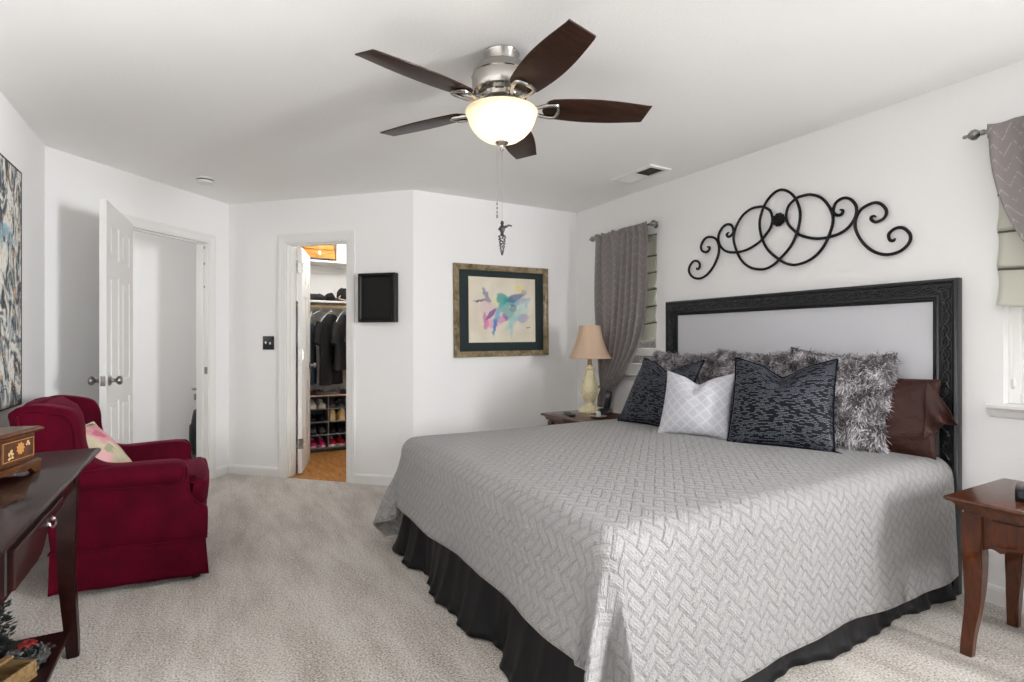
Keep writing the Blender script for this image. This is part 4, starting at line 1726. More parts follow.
ws = thing('wall_scroll', 'black wrought iron scroll on the wall above the headboard', 'wall decoration', (RX - 0.02, YC, ZC))
half = [(0, y - YC, z - ZC) for y, z in A]
full = half + [(0, -y, z) for _, y, z in half[-2::-1]]
bm = new_bm()
pts = catmull(full, 6)
# interlacing: weave the rod in and out a little
n_ = len(pts)
pts = [(0.006 * math.sin(i / n_ * 2 * PI * 7), p[1], p[2]) for i, p in enumerate(pts)]
tp = lambda i, n: 0.0085 * min(1, 0.55 + min(i, n - 1 - i) / 18)
add_tube(bm, pts, [tp(i, n_) for i in range(n_)], 8)
obj('interlaced_rod', bm, m_iron, ws)
for s_ in (1, -1):
    bm = new_bm()
    pts = catmull([(0, s_ * (y - YC), z - ZC) for y, z in B], 6)
    n_ = len(pts)
    add_tube(bm, pts, [tp(i, n_) for i in range(n_)], 8)
    obj('end_scroll', bm, m_iron, ws)
bm = new_bm()
zr = 1.958 - ZC
for q, (rr_, m_) in enumerate(((0.040, 10), (0.027, 7), (0.014, 5))):
    for k in range(m_):
        a = 2 * PI * k / m_ + q * 0.3
        cy_, cz_ = rr_ * 0.72 * math.cos(a), zr + rr_ * 0.72 * math.sin(a)
        r_ = 0.016 - q * 0.003
        xx = -0.006 - q * 0.007
        add_lathe(bm, [(0, xx - 0.010), (r_ * 0.6, xx - 0.008), (r_, xx), (r_ * 0.6, xx + 0.006), (0, xx + 0.007)], 8, (0, cy_, cz_), 'X')
add_lathe(bm, [(0, -0.034), (0.008, -0.030), (0.010, -0.02), (0, 0.01)], 10, (0, 0, zr), 'X')
obj('rosette', bm, m_iron, ws)
bm = new_bm()
for y, z in ((0.0, zr), (0.55, -0.03), (-0.55, -0.03)):
    add_tube(bm, [(0, y, z), (0.02, y, z)], 0.005, 6)
obj('wall_stud', bm, m_iron, ws)


# framed watercolour on the back wall
pic = thing('framed_picture', 'watercolour of teal and violet figures in a bronze frame with a dark green mat', 'picture', (2.322, BY - 0.002, 1.466), (0, rad(-0.6), 0))
m_bronze = wood('bronze_frame', srgb(92, 80, 58), srgb(138, 122, 94), srgb(170, 154, 124), 0.4, (3, 3, 3))
PW, PH = 0.952, 0.806
prof = [(0, -0.0), (0, -0.026), (0.006, -0.032), (0.018, -0.030), (0.028, -0.022), (0.040, -0.018), (0.044, -0.020), (0.050, -0.016), (0.050, -0.0)]


def frame_ring(prof, w, h, y_of):
    rings = []
    for sx, sz in ((-1, -1), (-1, 1), (1, 1), (1, -1)):
        rings.append([(sx * (w / 2 - a), y_of(b), sz * (h / 2 - a)) for a, b in prof])
    bm = new_bm()
    add_loft(bm, rings + [rings[0]], cap=False)
    return bm


obj('frame', frame_ring(prof, PW, PH, lambda b: b), m_bronze, pic, angle=30)
bm = new_bm()
add_box(bm, -PW / 2 + 0.045, PW / 2 - 0.045, -0.010, -0.004, -PH / 2 + 0.045, PH / 2 - 0.045)
m_mat = M('dark_green_mat', srgb(34, 46, 48), 0.85)
obj('mat_board', bm, m_mat, pic, smooth=False)
IW, IH, IX, IZ = 0.655, 0.555, 0.0, 0.01
bm = frame_ring([(0, -0.010), (0, -0.0125), (0.010, -0.0125), (0.010, -0.010)], IW + 0.02, IH + 0.02, lambda b: b)
o = obj('mat_liner', bm, M('cream_liner', srgb(222, 212, 186), 0.7), pic, smooth=False)
o.location = (IX, 0, IZ)
m_print = M('watercolour_print', srgb(222, 212, 194), 0.8)
mp = m_print
X_, Y_, Z_ = mp.uvw('Object')
nx = mp.noise(9, 3, 0.6)
ny = mp.noise(13, 3, 0.6, vec=mp.vec(Z_, X_, 3.0))
n5 = mp.noise(34, 3, 0.7)
u = X_ / IW * 0.84 + (nx - 0.5) * 0.08 + (n5 - 0.5) * 0.05 - 0.01
v_ = Z_ / IH * 0.86 + (ny - 0.5) * 0.08 + (n5 - 0.5) * 0.04 + 0.01
paper = mp.ramp(mp.noise(6, 2), [(0.3, srgb(216, 206, 186)), (0.7, srgb(230, 222, 206))])
col = paper
blobs = [(-0.22, 0.20, 0.03, 0.12, 20, (92, 110, 150), .75), (-0.27, 0.13, 0.10, 0.018, 0, (38, 60, 92), .9), (-0.20, 0.02, 0.11, 0.13, 30, (222, 196, 200), .7), (-0.17, -0.05, 0.03, 0.12, -40, (120, 40, 140), .85),
         (-0.24, -0.14, 0.03, 0.12, 10, (196, 70, 160), .7), (-0.14, -0.18, 0.10, 0.07, 0, (232, 130, 190), .6), (-0.03, -0.12, 0.10, 0.05, 15, (190, 90, 180), .6), (-0.05, 0.12, 0.10, 0.08, 0, (210, 226, 160), .6),
         (-0.02, 0.16, 0.07, 0.09, 30, (20, 150, 150), .85), (0.07, 0.13, 0.08, 0.07, -20, (30, 170, 160), .8), (0.06, -0.02, 0.06, 0.16, 40, (70, 170, 170), .75), (-0.08, -0.06, 0.035, 0.20, -14, (90, 170, 200), .8),
         (-0.12, -0.24, 0.022, 0.12, -8, (40, 120, 190), .85), (0.15, 0.18, 0.13, 0.045, 25, (70, 100, 150), .85), (0.20, 0.12, 0.13, 0.04, 20, (110, 150, 190), .7), (0.13, 0.04, 0.05, 0.06, 0, (40, 110, 130), .7),
         (0.24, 0.00, 0.08, 0.16, -10, (190, 214, 206), .75), (0.13, -0.12, 0.045, 0.20, -35, (170, 206, 200), .8), (0.09, -0.26, 0.022, 0.12, 0, (150, 200, 200), .8), (0.25, -0.10, 0.08, 0.06, 20, (150, 140, 190), .6),
         (0.20, 0.32, 0.05, 0.05, 0, (236, 214, 110), .75), (0.26, 0.26, 0.04, 0.05, 0, (120, 130, 160), .5), (0.32, 0.12, 0.02, 0.09, -15, (150, 190, 210), .6), (0.02, -0.08, 0.03, 0.06, 30, (110, 60, 150), .6),
         (0.33, -0.23, 0.02, 0.01, 0, (60, 60, 70), .7), (0.30, -0.235, 0.012, 0.012, 0, (60, 60, 70), .7)]
for cx_, cy_, rx_, ry_, an, rgb, st in blobs:
    ca, sa = math.cos(rad(an)), math.sin(rad(an))
    a = ((u - cx_) * ca + (v_ - cy_) * sa) / rx_
    b = ((v_ - cy_) * ca - (u - cx_) * sa) / ry_
    d2_ = a * a + b * b
    col = mp.mix(((d2_.rsub(1.25)) * 1.6).clamp() * (st * 0.9), col, srgb(*rgb))
mp.base(col)
bm = new_bm()
add_box(bm, -IW / 2, IW / 2, -0.0118, -0.010, -IH / 2, IH / 2)
o = obj('print', bm, m_print, pic, smooth=False)
o.location = (IX, 0, IZ)


# flat black cabinet frame on the closet wall
def on_wall(mtx, s_, z, off):
    return mtx @ Vector((s_, off, z))


cdir = math.atan2(P_BC[1] - P_CD[1], P_BC[0] - P_CD[0])
p = on_wall(MX_CW, 1.522, 1.558, -0.001)
kb = thing('shadow_box', 'black square shadow box frame hanging beside the closet door', 'wall decoration', (p.x, p.y, p.z), (0, 0, cdir))
bw, bh = 0.168, 0.202
bm = frame_ring([(0, 0), (0, -0.062), (0.006, -0.066), (0.020, -0.066), (0.030, -0.056), (0.032, -0.050), (0.032, 0)], bw * 2, bh * 2, lambda b: b)
m_espresso = M('espresso_wood', (0.006, 0.005, 0.004), 0.4, Specular_IOR_Level=0.3)
obj('frame', bm, m_espresso, kb, angle=30)
bm = new_bm()
add_box(bm, -bw + 0.03, bw - 0.03, -0.050, -0.002, -bh + 0.03, bh - 0.03)
obj('panel', bm, M('black_panel', (0.009, 0.009, 0.009), 0.6, Specular_IOR_Level=0.25), kb, smooth=False)

# light switch
p = on_wall(MX_CW, 0.428, 1.183, -0.0005)
sw = thing('light_switch', 'black double light switch plate with white toggles beside the closet door', 'light switch', (p.x, p.y, p.z), (0, 0, cdir))
bm = new_bm()
add_box(bm, -0.058, 0.058, -0.006, 0.0, -0.06, 0.06, 0.003, 2)
obj('plate', bm, m_black, sw)
for s_ in (-1, 1):
    bm = new_bm()
    add_box(bm, -0.005, 0.005, -0.018, 0, -0.009, 0.009, 0.002, 1, mat=Matrix.Translation((s_ * 0.023, 0, 0)) @ Matrix.Rotation(rad(20 * s_), 4, 'X'))
    obj('toggle', bm, m_white_p, sw)

# big abstract canvas on the left wall
m_art = M('abstract_painting', (0.5, 0.5, 0.5), 0.55)
ma = m_art
X_, Y_, Z_ = ma.uvw('Object')
vv = ma.vec(X_, Y_ * 2.4, Z_ * 1.3)
n1 = ma.noise(3.4, 6, 0.66, vec=vv, dist=2.2)
n2 = ma.noise(5, 4, 0.7, vec=ma.vec(Y_ * 1.5, Z_, 2.0), dist=2.5)
n3 = ma.noise(3, 3, 0.6, vec=ma.vec(Z_, Y_, 7.0), dist=1.0)
c1_ = ma.ramp(n1, [(0.36, srgb(16, 17, 22)), (0.44, srgb(46, 56, 66)), (0.49, srgb(140, 150, 152)), (0.54, srgb(220, 216, 206)), (0.62, srgb(232, 228, 220)), (0.70, srgb(90, 116, 128))], 'LINEAR')
c2_ = ma.mix(n2.step(0.60, 0.64), c1_, srgb(206, 158, 108))
c3_ = ma.mix(n3.step(0.62, 0.68) * n1.step(0.35, 0.6), c2_, srgb(130, 172, 190))
c4_ = ma.mix(n2.step(0.36, 0.32), c3_, srgb(20, 22, 28))
ma.base(c4_)
ma.bump(n1 + n2, 0.006, 0.7)
art = thing('canvas_painting', 'tall abstract canvas of black, white, blue and ochre dabs on the left wall', 'painting', (LX + 0.001, 3.245, 1.482))
bm = new_bm()
add_box(bm, 0.0, 0.026, -0.586, 0.586, -0.616, 0.616, 0.003, 1)
obj('canvas', bm, m_art, art, smooth=False)
bm = frame_ring([(-0.006, 0), (-0.006, 0.028), (0.002, 0.028), (0.002, 0.0)], 1.172, 1.232, lambda b: b)
bmesh.ops.transform(bm, matrix=Matrix.Rotation(rad(-90), 4, 'Z'), verts=bm.verts)
bmesh.ops.transform(bm, matrix=Matrix(((1, 0, 0, 0), (0, 1, 0, 0), (0, 0, 1, 0), (0, 0, 0, 1))), verts=bm.verts)
obj('edge_strip', bm, m_cherry, art, smooth=False)
# ================================================================== ARMCHAIR
CH = (-0.335, 3.53)
ch = thing('armchair', 'burgundy velvet armchair with rolled arms and skirted base by the entry door', 'armchair', (CH[0], CH[1], 0), (0, 0, rad(0)))
SPL = rad(7.5)


def side_w(x):
    """half width of the chair at depth x (wider in front)"""
    return 0.338 + math.tan(SPL) * x


side_outline = catmull([(-0.285, 0.20), (-0.325, 0.5), (-0.435, 0.82), (-0.425, 0.885), (-0.36, 0.905), (-0.27, 0.892), (-0.205, 0.865), (-0.178, 0.80), (-0.172, 0.72), (-0.150, 0.65), (-0.10, 0.612), (-0.03, 0.60), (0.10, 0.602), (0.205, 0.60),
                        (0.245, 0.580), (0.258, 0.54), (0.258, 0.49), (0.272, 0.43), (0.305, 0.385), (0.335, 0.355), (0.345, 0.32), (0.342, 0.20)], 4)
for s in (-1, 1):
    mt = Matrix.Translation((0, s * 0.338, 0)) @ Matrix.Rotation(s * SPL, 4, 'Z')
    bm = new_bm()
    t0, t1 = (-0.0, 0.10) if s < 0 else (-0.10, 0.0)
    add_prism(bm, side_outline, t0, t1, 'Y', 0.013, 3, mat=mt)
    sp = obj('side_panel', bm, m_velvet, ch, angle=60)
    # rolled arm: fat tapering roll on the outside of the arm
    bm = new_bm()
    pts = [mt @ Vector((x, s * 0.012 - s * 0.015, z)) for x, z in ((-0.24, 0.535), (-0.16, 0.545), (-0.05, 0.546), (0.08, 0.546), (0.19, 0.546), (0.238, 0.545), (0.252, 0.544))]
    add_tube(bm, pts, [0.02, 0.045, 0.054, 0.056, 0.056, 0.052, 0.036], 20)
    obj('arm_roll', bm, m_velvet, ch, angle=60)
    # piping along the front of the arm and the wing
    for off in (0.012,):
        bm = new_bm()
        yo = -s * 0.0
        edge = [(x, z) for x, z in side_outline if (x > 0.2 and z < 0.60) or (z > 0.60 and x > -0.43)]
        pp = [mt @ Vector((x + 0.002, s * (-0.018), z + 0.002)) for x, z in side_outline if x > 0.225]
        add_tube(bm, pp, 0.0065, 8)
        obj('piping', bm, m_velvet, sp)
        bm = new_bm()
        inner = [(x * 0.86 - 0.040, z * 0.93 + 0.035) for x, z in side_outline if z > 0.66 and x > -0.432]
        pp = [mt @ Vector((x, s * 0.001, z)) for x, z in inner]
        add_tube(bm, pp, 0.006, 8)
        obj('piping', bm, m_velvet, sp)
# back
bm = new_bm()
nb = 20
rings = []
for i in range(14):
    u = i / 13
    z = 0.30 + 0.60 * u
    xc = -0.285 - 0.075 * u
    rnd = 1 - 0.65 * max(0, (u - 0.86) / 0.14) ** 2
    th = 0.105 * (1.0 if u < 0.86 else rnd)
    wy = side_w(-0.33) - 0.045 - (0.012 * max(0, (u - 0.86) / 0.14) ** 2)
    ring = []
    for k in range(28):
        a = 2 * PI * k / 28
        ca, sa = math.cos(a), math.sin(a)
        px = th * (abs(ca) ** 0.45) * (1 if ca > 0 else -1)
        py = wy * (abs(sa) ** 0.30) * (1 if sa > 0 else -1)
        bulge = 0.035 * (1 - (py / wy) ** 2) * math.sin(PI * min(1, u * 0.95)) if ca > 0 else 0
        ring.append((xc + px + bulge, py, z + (0.012 * (1 - (py / wy) ** 2) if u > 0.8 else 0)))
    rings.append(ring)
add_loft(bm, rings)
obj('backrest', bm, m_velvet, ch, angle=60)
# base rail under the cushion
def trapez(x0, x1, d=0.0):
    return [(x0, -side_w(x0) - d), (x1, -side_w(x1) - d), (x1, side_w(x1) + d), (x0, side_w(x0) + d)]


bm = new_bm()
add_prism(bm, trapez(-0.278, 0.338, -0.004), 0.20, 0.345, 'Z', 0.012, 3)
obj('base_rail', bm, m_velvet, ch)
# skirt with corner pleats
bm = new_bm()
rings = []
for j in range(9):
    u = j / 8
    z = 0.215 - 0.185 * u
    d = 0.004 + 0.010 * u
    c = trapez(-0.285, 0.342, d)
    ring = []
    for k in range(4):
        p, q = c[k], c[(k + 1) % 4]
        for i in range(24):
            t = i / 24
            e = min(t, 1 - t)
            x = p[0] + (q[0] - p[0]) * t
            y = p[1] + (q[1] - p[1]) * t
            nx_, ny_ = (q[1] - p[1]), -(q[0] - p[0])
            l = math.hypot(nx_, ny_)
            o_ = u * (0.004 * math.sin(t * 23 + k) - 0.016 * math.exp(-((e - 0.055) / 0.018) ** 2) + 0.012 * math.exp(-(e / 0.03) ** 2))
            ring.append((x + nx_ / l * o_, y + ny_ / l * o_, z))
    rings.append(ring)
add_loft(bm, rings, cap=False)
o = obj('skirt', bm, m_velvet, ch, angle=60)
so = o.modifiers.new('thick', 'SOLIDIFY')
so.thickness = 0.006
bm = new_bm()
c = trapez(-0.287, 0.344, 0.006)
add_tube(bm, [(x, y, 0.214) for x, y in seg(c[0], c[1], 8) + seg(c[1], c[2], 8) + seg(c[2], c[3], 8) + seg(c[3], c[0], 8)], 0.006, 6, closed=True)
obj('welt', bm, m_velvet, o)
for sx in (-0.235, 0.30):
    for s in (-1, 1):
        bm = new_bm()
        add_lathe(bm, [(0.018, 0.0), (0.024, 0.03), (0.026, 0.20)], 12, (sx, s * (side_w(sx) - 0.05), 0))
        obj('leg', bm, m_dark, ch)
# T-shaped seat cushion
bm = new_bm()
w0, w1 = 0.252, 0.325
pl = [(-0.20, -w0 + 0.03), (0.245, -w0), (0.265, -w0 - 0.01), (0.285, -w1), (0.325, -w1), (0.352, -w1 + 0.05), (0.362, 0), (0.352, w1 - 0.05), (0.325, w1), (0.285, w1), (0.265, w0 + 0.01), (0.245, w0), (-0.20, w0 - 0.03)]
add_prism(bm, pl, 0.345, 0.495, 'Z', 0.05, 5)
for v_ in bm.verts:
    if v_.co.z > 0.42:
        v_.co.z += 0.012 * max(0, 1 - (v_.co.y / 0.3) ** 2)
cu = obj('seat_cushion', bm, m_velvet, ch, angle=60)
bm = new_bm()
for z in (0.362, 0.478):
    add_tube(bm, catmull([(x - 0.011, y * 0.967, z) for x, y in pl[2:11]], 6), 0.0055, 8)
obj('piping', bm, m_velvet, cu)

# floral cushion on the chair
m_flor = M('floral_cotton', srgb(216, 204, 178), 0.75)
mf = m_flor
_u, _v, _ = mf.uvw('UV')
fn = mf.noise(18, 3, 0.6, kind='UV')
fn2 = mf.noise(22, 4, 0.7, vec=mf.vec(_v, _u, 4.0))
uu, vv2 = _u * 1.12 + (fn - 0.5) * 0.13, _v * 1.18 + (fn2 - 0.5) * 0.13
col = mf.ramp(mf.noise(10, 2, kind='UV'), [(0.3, srgb(186, 176, 148)), (0.7, srgb(212, 202, 178))])
for cx_, cy_, r_, rgb, st in [(0.24, 0.26, 0.075, (222, 150, 164), .9), (0.24, 0.26, 0.035, (192, 92, 118), .8), (0.31, 0.20, 0.05, (226, 160, 170), .9), (0.29, 0.32, 0.04, (216, 140, 150), .8), (0.11, 0.29, 0.04, (180, 178, 120), .7), (0.14, 0.12, 0.05, (226, 168, 176), .8),
                              (0.34, 0.10, 0.03, (120, 128, 100), .8), (0.35, 0.29, 0.03, (52, 60, 66), .9), (0.20, 0.16, 0.03, (140, 150, 110), .7), (0.06, 0.18, 0.03, (150, 158, 120), .7), (0.33, 0.36, 0.03, (60, 66, 70), .8)]:
    a, b = (uu - cx_) / r_, (vv2 - cy_) / r_
    col = mf.mix(((a * a + b * b).rsub(1.2) * 1.8).clamp() * st, col, srgb(*rgb))
mf.base(col)
bm, P = cushion_surface(0.34, 0.32, 0.13, dog=0.05, nu=30, seed=14)
c = obj('throw_pillow', bm, m_flor, loc=(-0.395, 3.45, 0.505), rot=(-rad(40), rad(-4), rad(66)), angle=60)
tag(c, 'cream pillow with pink roses sitting in the burgundy armchair', 'pillow')
bm = new_bm()
add_tube(bm, seam_tube(P), 0.004, 6, closed=True)
obj('piping', bm, M('cream_piping', srgb(216, 206, 182), 0.7), c)

# ================================================================== WRITING DESK
dk = thing('writing_desk', 'dark cherry writing desk with a shaped apron and drawer by the left wall', 'desk', (-0.615, 2.03, 0))
DX, DY = -0.615, 2.03
bm = new_bm()
prof = [(-0.008, 0.78), (0.0, 0.777), (0.003, 0.770), (0.0, 0.763), (-0.010, 0.758), (-0.016, 0.752), (-0.016, 0.748)]
rings = []
for off, z in prof:
    rings.append([(-0.255, -0.64 - off, z), (0.258 + off, -0.64 - off, z), (0.258 + off, 0.642 + off, z), (-0.255, 0.642 + off, z)])
add_loft(bm, rings[::-1])
obj('top', bm, m_cherry, dk, angle=30)
FXd = 0.19     # front face x (local)


def ogee(y):
    a = abs(y + 0.22)
    return 0.562 + 0.016 * sstep(0.20, 0.215, a) * (1 - sstep(0.215, 0.30, a)) * 0 + 0.070 * sstep(0.205, 0.36, a) + 0.012 * sstep(0.19, 0.20, a)


ys = [-0.57 + 1.14 * i / 80 for i in range(81)]
bm = new_bm()
add_prism(bm, [(y, ogee(y)) for y in ys] + [(0.57, 0.748), (-0.57, 0.748)], FXd - 0.02, FXd, 'X')
obj('apron', bm, m_cherry, dk, smooth=False)
for s, yy in ((-1, -0.585), (1, 0.572)):
    bm = new_bm()
    add_box(bm, -0.22, 0.19, yy - 0.008, yy + 0.008, 0.62, 0.748)
    obj('apron', bm, m_cherry, dk, smooth=False)
bm = new_bm()
add_box(bm, -0.235, -0.217, -0.57, 0.57, 0.62, 0.748)
obj('apron', bm, m_cherry, dk, smooth=False)
# shaped drawer standing slightly proud, a dark strip above and beside it painting the gap's shade
ya, yb = -0.245, 0.285
yd = [ya + (yb - ya) * i / 40 for i in range(41)]
dbot = lambda y: max(0.578, ogee(y) + 0.008)
bm = new_bm()
add_prism(bm, [(ya - 0.016, 0.572), (ya - 0.016, 0.692), (yb + 0.010, 0.692), (yb + 0.010, 0.66), (ya, 0.66), (ya, 0.572)], FXd, FXd + 0.001, 'X')
obj('drawer_gap_shade', bm, m_dark, dk, smooth=False)
bm = new_bm()
add_prism(bm, [(y, dbot(y)) for y in yd] + [(yb, 0.682), (ya, 0.682)], FXd - 0.01, FXd + 0.018, 'X', 0.005, 3)
dr = obj('drawer', bm, m_cherry, dk, angle=30)
bm = new_bm()
yh = 0.085
add_tube(bm, catmull([(FXd + 0.02, yh - 0.03, 0.655), (FXd + 0.028, yh - 0.028, 0.649), (FXd + 0.031, yh - 0.016, 0.641), (FXd + 0.031, yh + 0.016, 0.641), (FXd + 0.028, yh + 0.028, 0.649), (FXd + 0.02, yh + 0.03, 0.655)], 5), 0.003, 8)
for s in (-1, 1):
    add_lathe(bm, [(0.008, FXd + 0.018), (0.008, FXd + 0.021), (0.004, FXd + 0.025), (0.003, FXd + 0.028)], 14, (0, yh + s * 0.03, 0.656), 'X')
obj('handle', bm, m_nickel_d, dr)
for sx, sy in ((1, 1), (1, -1), (-1, 1), (-1, -1)):
    bm = new_bm()
    rings = []
    for i in range(12):
        u = i / 11
        z = 0.748 * (1 - u)
        w = 0.058 if z > 0.56 else 0.058 - 0.020 * (0.56 - z) / 0.56
        bow = 0.006 * math.sin(PI * u)
        xc = 0.172 * sx + 0.010 * sx * sstep(0.5, 1.0, u) if sx > 0 else -0.222
        yc = sy * 0.585 + sy * 0.010 * sstep(0.5, 1.0, u)
        rings.append([(xc - bow * sx + a * w / 2, yc - bow * sy + b * w / 2, z) for a, b in ((-1, -1), (1, -1), (1, 1), (-1, 1))])
    add_loft(bm, rings)
    bmesh.ops.bevel(bm, geom=[e for e in bm.edges if abs(e.verts[0].co.z - e.verts[1].co.z) > 0.01], offset=0.005, segments=2, affect='EDGES')
    obj('leg', bm, m_cherry, dk, angle=50)
bm = new_bm()
add_box(bm, -0.215, 0.175, -0.575, 0.585, 0.088, 0.108, 0.003, 1)
obj('lower_shelf', bm, m_cherry, dk)
SHZ = 0.108

# inlaid box on the desk
jb = thing('jewelry_box', 'wooden jewelry box with flower inlay and bracket feet on the desk', 'jewelry box', (-0.522, 2.108, 0.78), (0, 0, rad(-16)))
BW2, BD = 0.19, 0.19
bm = new_bm()
add_box(bm, -BD, -0.004, -BW2 + 0.006, BW2 - 0.006, 0.040, 0.128, 0.002, 1)
obj('body', bm, m_box, jb)
lid = None
bm = new_bm()
prof = [(0.0, 0.128), (0.010, 0.131), (0.013, 0.136), (0.010, 0.141), (0.004, 0.145)]
add_loft(bm, [[(-BD - e, -BW2 - e, z), (e, -BW2 - e, z), (e, BW2 + e, z), (-BD - e, BW2 + e, z)] for e, z in prof])
obj('lid', bm, m_box, jb, angle=30)
bm = new_bm()
add_loft(bm, [[(-BD - e, -BW2 - e, z), (e, -BW2 - e, z), (e, BW2 + e, z), (-BD - e, BW2 + e, z)] for e, z in ((0.008, 0.032), (0.008, 0.036), (0.002, 0.042), (-0.004, 0.044))])
obj('base_moulding', bm, m_box, jb, angle=30)
bm = new_bm()
n = 48
low = []
for i in range(n + 1):
    u = i / n
    e = min(u, 1 - u)
    z = 0.0 if e < 0.07 else 0.012 + 0.010 * math.cos((e - 0.07) * 40) * math.exp(-(e - 0.07) * 6) * (-1) + 0.008 * sstep(0.12, 0.3, e)
    low.append((-BW2 - 0.006 + 2 * (BW2 + 0.006) * u, max(0, z)))
add_prism(bm, low + [(BW2 + 0.006, 0.034), (-BW2 - 0.006, 0.034)], -0.012, 0.006, 'X')
add_prism(bm, low + [(BW2 + 0.006, 0.034), (-BW2 - 0.006, 0.034)], -BD - 0.004, -BD + 0.010, 'X')
for s in (-1, 1):
    yy = s * (BW2 - 0.002)
    add_box(bm, -BD, 0.0, yy - 0.006, yy + 0.006, 0.014, 0.034)
obj('bracket_foot', bm, m_box, jb, smooth=False)
for s in (-1, 1):
    yc = s * BW2 / 2
    hw = BW2 / 2 - 0.016
    bm = new_bm()
    add_box(bm, -0.006, 0.001, yc - hw, yc + hw, 0.052, 0.120, 0.0015, 1)
    d_ = obj('drawer', bm, m_box, jb)
    bm = new_bm()
    for a, b, c0, c1 in ((yc - hw + 0.006, yc + hw - 0.006, 0.057, 0.0585), (yc - hw + 0.006, yc + hw - 0.006, 0.1135, 0.115), (yc - hw + 0.006, yc - hw + 0.0075, 0.057, 0.115), (yc + hw - 0.0075, yc + hw - 0.006, 0.057, 0.115)):
        add_box(bm, 0.0008, 0.0016, a, b, c0, c1)
    obj('inlay_line', bm, m_inlay, d_, smooth=False)
    bm = new_bm()
    fl = (yc + 0.008, 0.089)
    for k in range(9):
        a = 2 * PI * k / 9
        c_ = (fl[0] + 0.012 * math.cos(a), fl[1] + 0.012 * math.sin(a))
        add_prism(bm, [(c_[0] + 0.0075 * math.cos(a) * math.cos(b) - 0.0045 * math.sin(a) * math.sin(b), c_[1] + 0.0075 * math.sin(a) * math.cos(b) + 0.0045 * math.cos(a) * math.sin(b)) for b in [2 * PI * q / 10 for q in range(10)]], 0.0008, 0.0017, 'X')
    add_prism(bm, [(fl[0] + 0.007 * math.cos(b), fl[1] + 0.007 * math.sin(b)) for b in [2 * PI * q / 14 for q in range(14)]], 0.0008, 0.0020, 'X')
    obj('flower_inlay', bm, m_inlay, d_, smooth=False)
    bm = new_bm()
    for (cy_, cz_, an, L_, w_) in ((yc - 0.036, 0.086, 50, 0.016, 0.005), (yc - 0.045, 0.079, 110, 0.013, 0.004), (yc - 0.030, 0.078, 10, 0.012, 0.004), (yc - 0.044, 0.066, 20, 0.014, 0.004), (yc - 0.030, 0.068, -20, 0.012, 0.004), (yc + 0.044, 0.103, 40, 0.012, 0.005), (yc + 0.050, 0.096, 80, 0.010, 0.004), (yc + 0.038, 0.096, 0, 0.009, 0.003)):
        ca, sa = math.cos(rad(an)), math.sin(rad(an))
        add_prism(bm, [(cy_ + L_ / 2 * math.cos(b) * ca - w_ * math.sin(b) * sa, cz_ + L_ / 2 * math.cos(b) * sa + w_ * math.sin(b) * ca) for b in [2 * PI * q / 10 for q in range(10)]], 0.0008, 0.0017, 'X')
    obj('leaf_inlay', bm, m_inlay2, d_, smooth=False)

# things on the desk's lower shelf
m_fol = M('dark_green_foliage', (0.010, 0.016, 0.013), 0.5)
t = thing('artificial_plant', 'dark green bushy artificial plant on the shelf under the desk', 'plant', (-0.632, 2.485, SHZ))
bm = new_bm()
add_lathe(bm, [(0, 0), (0.035, 0), (0.042, 0.05), (0.038, 0.055), (0, 0.05)], 16)
obj('pot', bm, m_dark, t)
bm = new_bm()
for k in range(420):
    zz = random.uniform(0.02, 0.20)
    a = random.uniform(0, 2 * PI)
    rr_ = random.uniform(0.015, 0.05) * (1 - abs(zz - 0.11) * 2.2)
    c_ = Vector((rr_ * math.cos(a), rr_ * math.sin(a), zz))
    d_ = Vector((math.cos(a), math.sin(a), random.uniform(-0.3, 0.9))).normalized()
    s_ = d_.cross(Vector((random.uniform(-1, 1), random.uniform(-1, 1), 1))).normalized()
    L_ = random.uniform(0.018, 0.03)
    q = [c_, c_ + d_ * L_ * 0.5 + s_ * L_ * 0.25, c_ + d_ * L_, c_ + d_ * L_ * 0.5 - s_ * L_ * 0.25]
    bm.faces.new([bm.verts.new(p) for p in q])
for k in range(6):
    a = k * 1.05
    add_tube(bm, [(0, 0, 0.04), (0.02 * math.cos(a), 0.02 * math.sin(a), 0.14), (0.035 * math.cos(a), 0.035 * math.sin(a), 0.18)], 0.003, 5)
obj('foliage', bm, m_fol, t)
t = thing('holiday_wreath', 'small red and grey wreath lying on the shelf under the desk', 'wreath', (-0.52, 2.40, SHZ), (rad(0), 0, 0.5))
bm = new_bm()
for k in range(130):
    a = random.uniform(0, 2 * PI)
    b = random.uniform(0, 2 * PI)
    r_ = 0.022 * random.uniform(0.6, 1)
    R_ = 0.048
    c_ = Vector(((R_ + r_ * math.cos(b)) * math.cos(a), (R_ + r_ * math.cos(b)) * math.sin(a), 0.024 + r_ * math.sin(b)))
    d_ = Vector((random.gauss(0, 1), random.gauss(0, 1), random.gauss(0, 1))).normalized() * 0.012
    add_tube(bm, [c_, c_ + d_, c_ + d_ * 1.6], [0.003, 0.005, 0.001], 5)
add_tube(bm, [(0.048 * math.cos(2 * PI * i / 20), 0.048 * math.sin(2 * PI * i / 20), 0.022) for i in range(20)], 0.014, 8, closed=True)
obj('ring', bm, M('grey_tinsel', (0.05, 0.052, 0.05), 0.45), t)
bm = new_bm()
for k in range(7):
    a = 2 * PI * k / 7
    add_loft(bm, [[(0.03 * u * math.cos(a) + 0.012 * w_ * math.sin(a) * math.sin(PI * u) + 0.01, 0.03 * u * math.sin(a) - 0.012 * w_ * math.cos(a) * math.sin(PI * u) + 0.03, 0.05 + 0.012 * math.sin(PI * u) + q * 0.003) for w_, q in ((-1, 0), (1, 0), (1, 1), (-1, 1))] for u in (0.05, 0.35, 0.7, 1.0)])
obj('bow', bm, M('red_ribbon', srgb(112, 14, 14), 0.5), t)
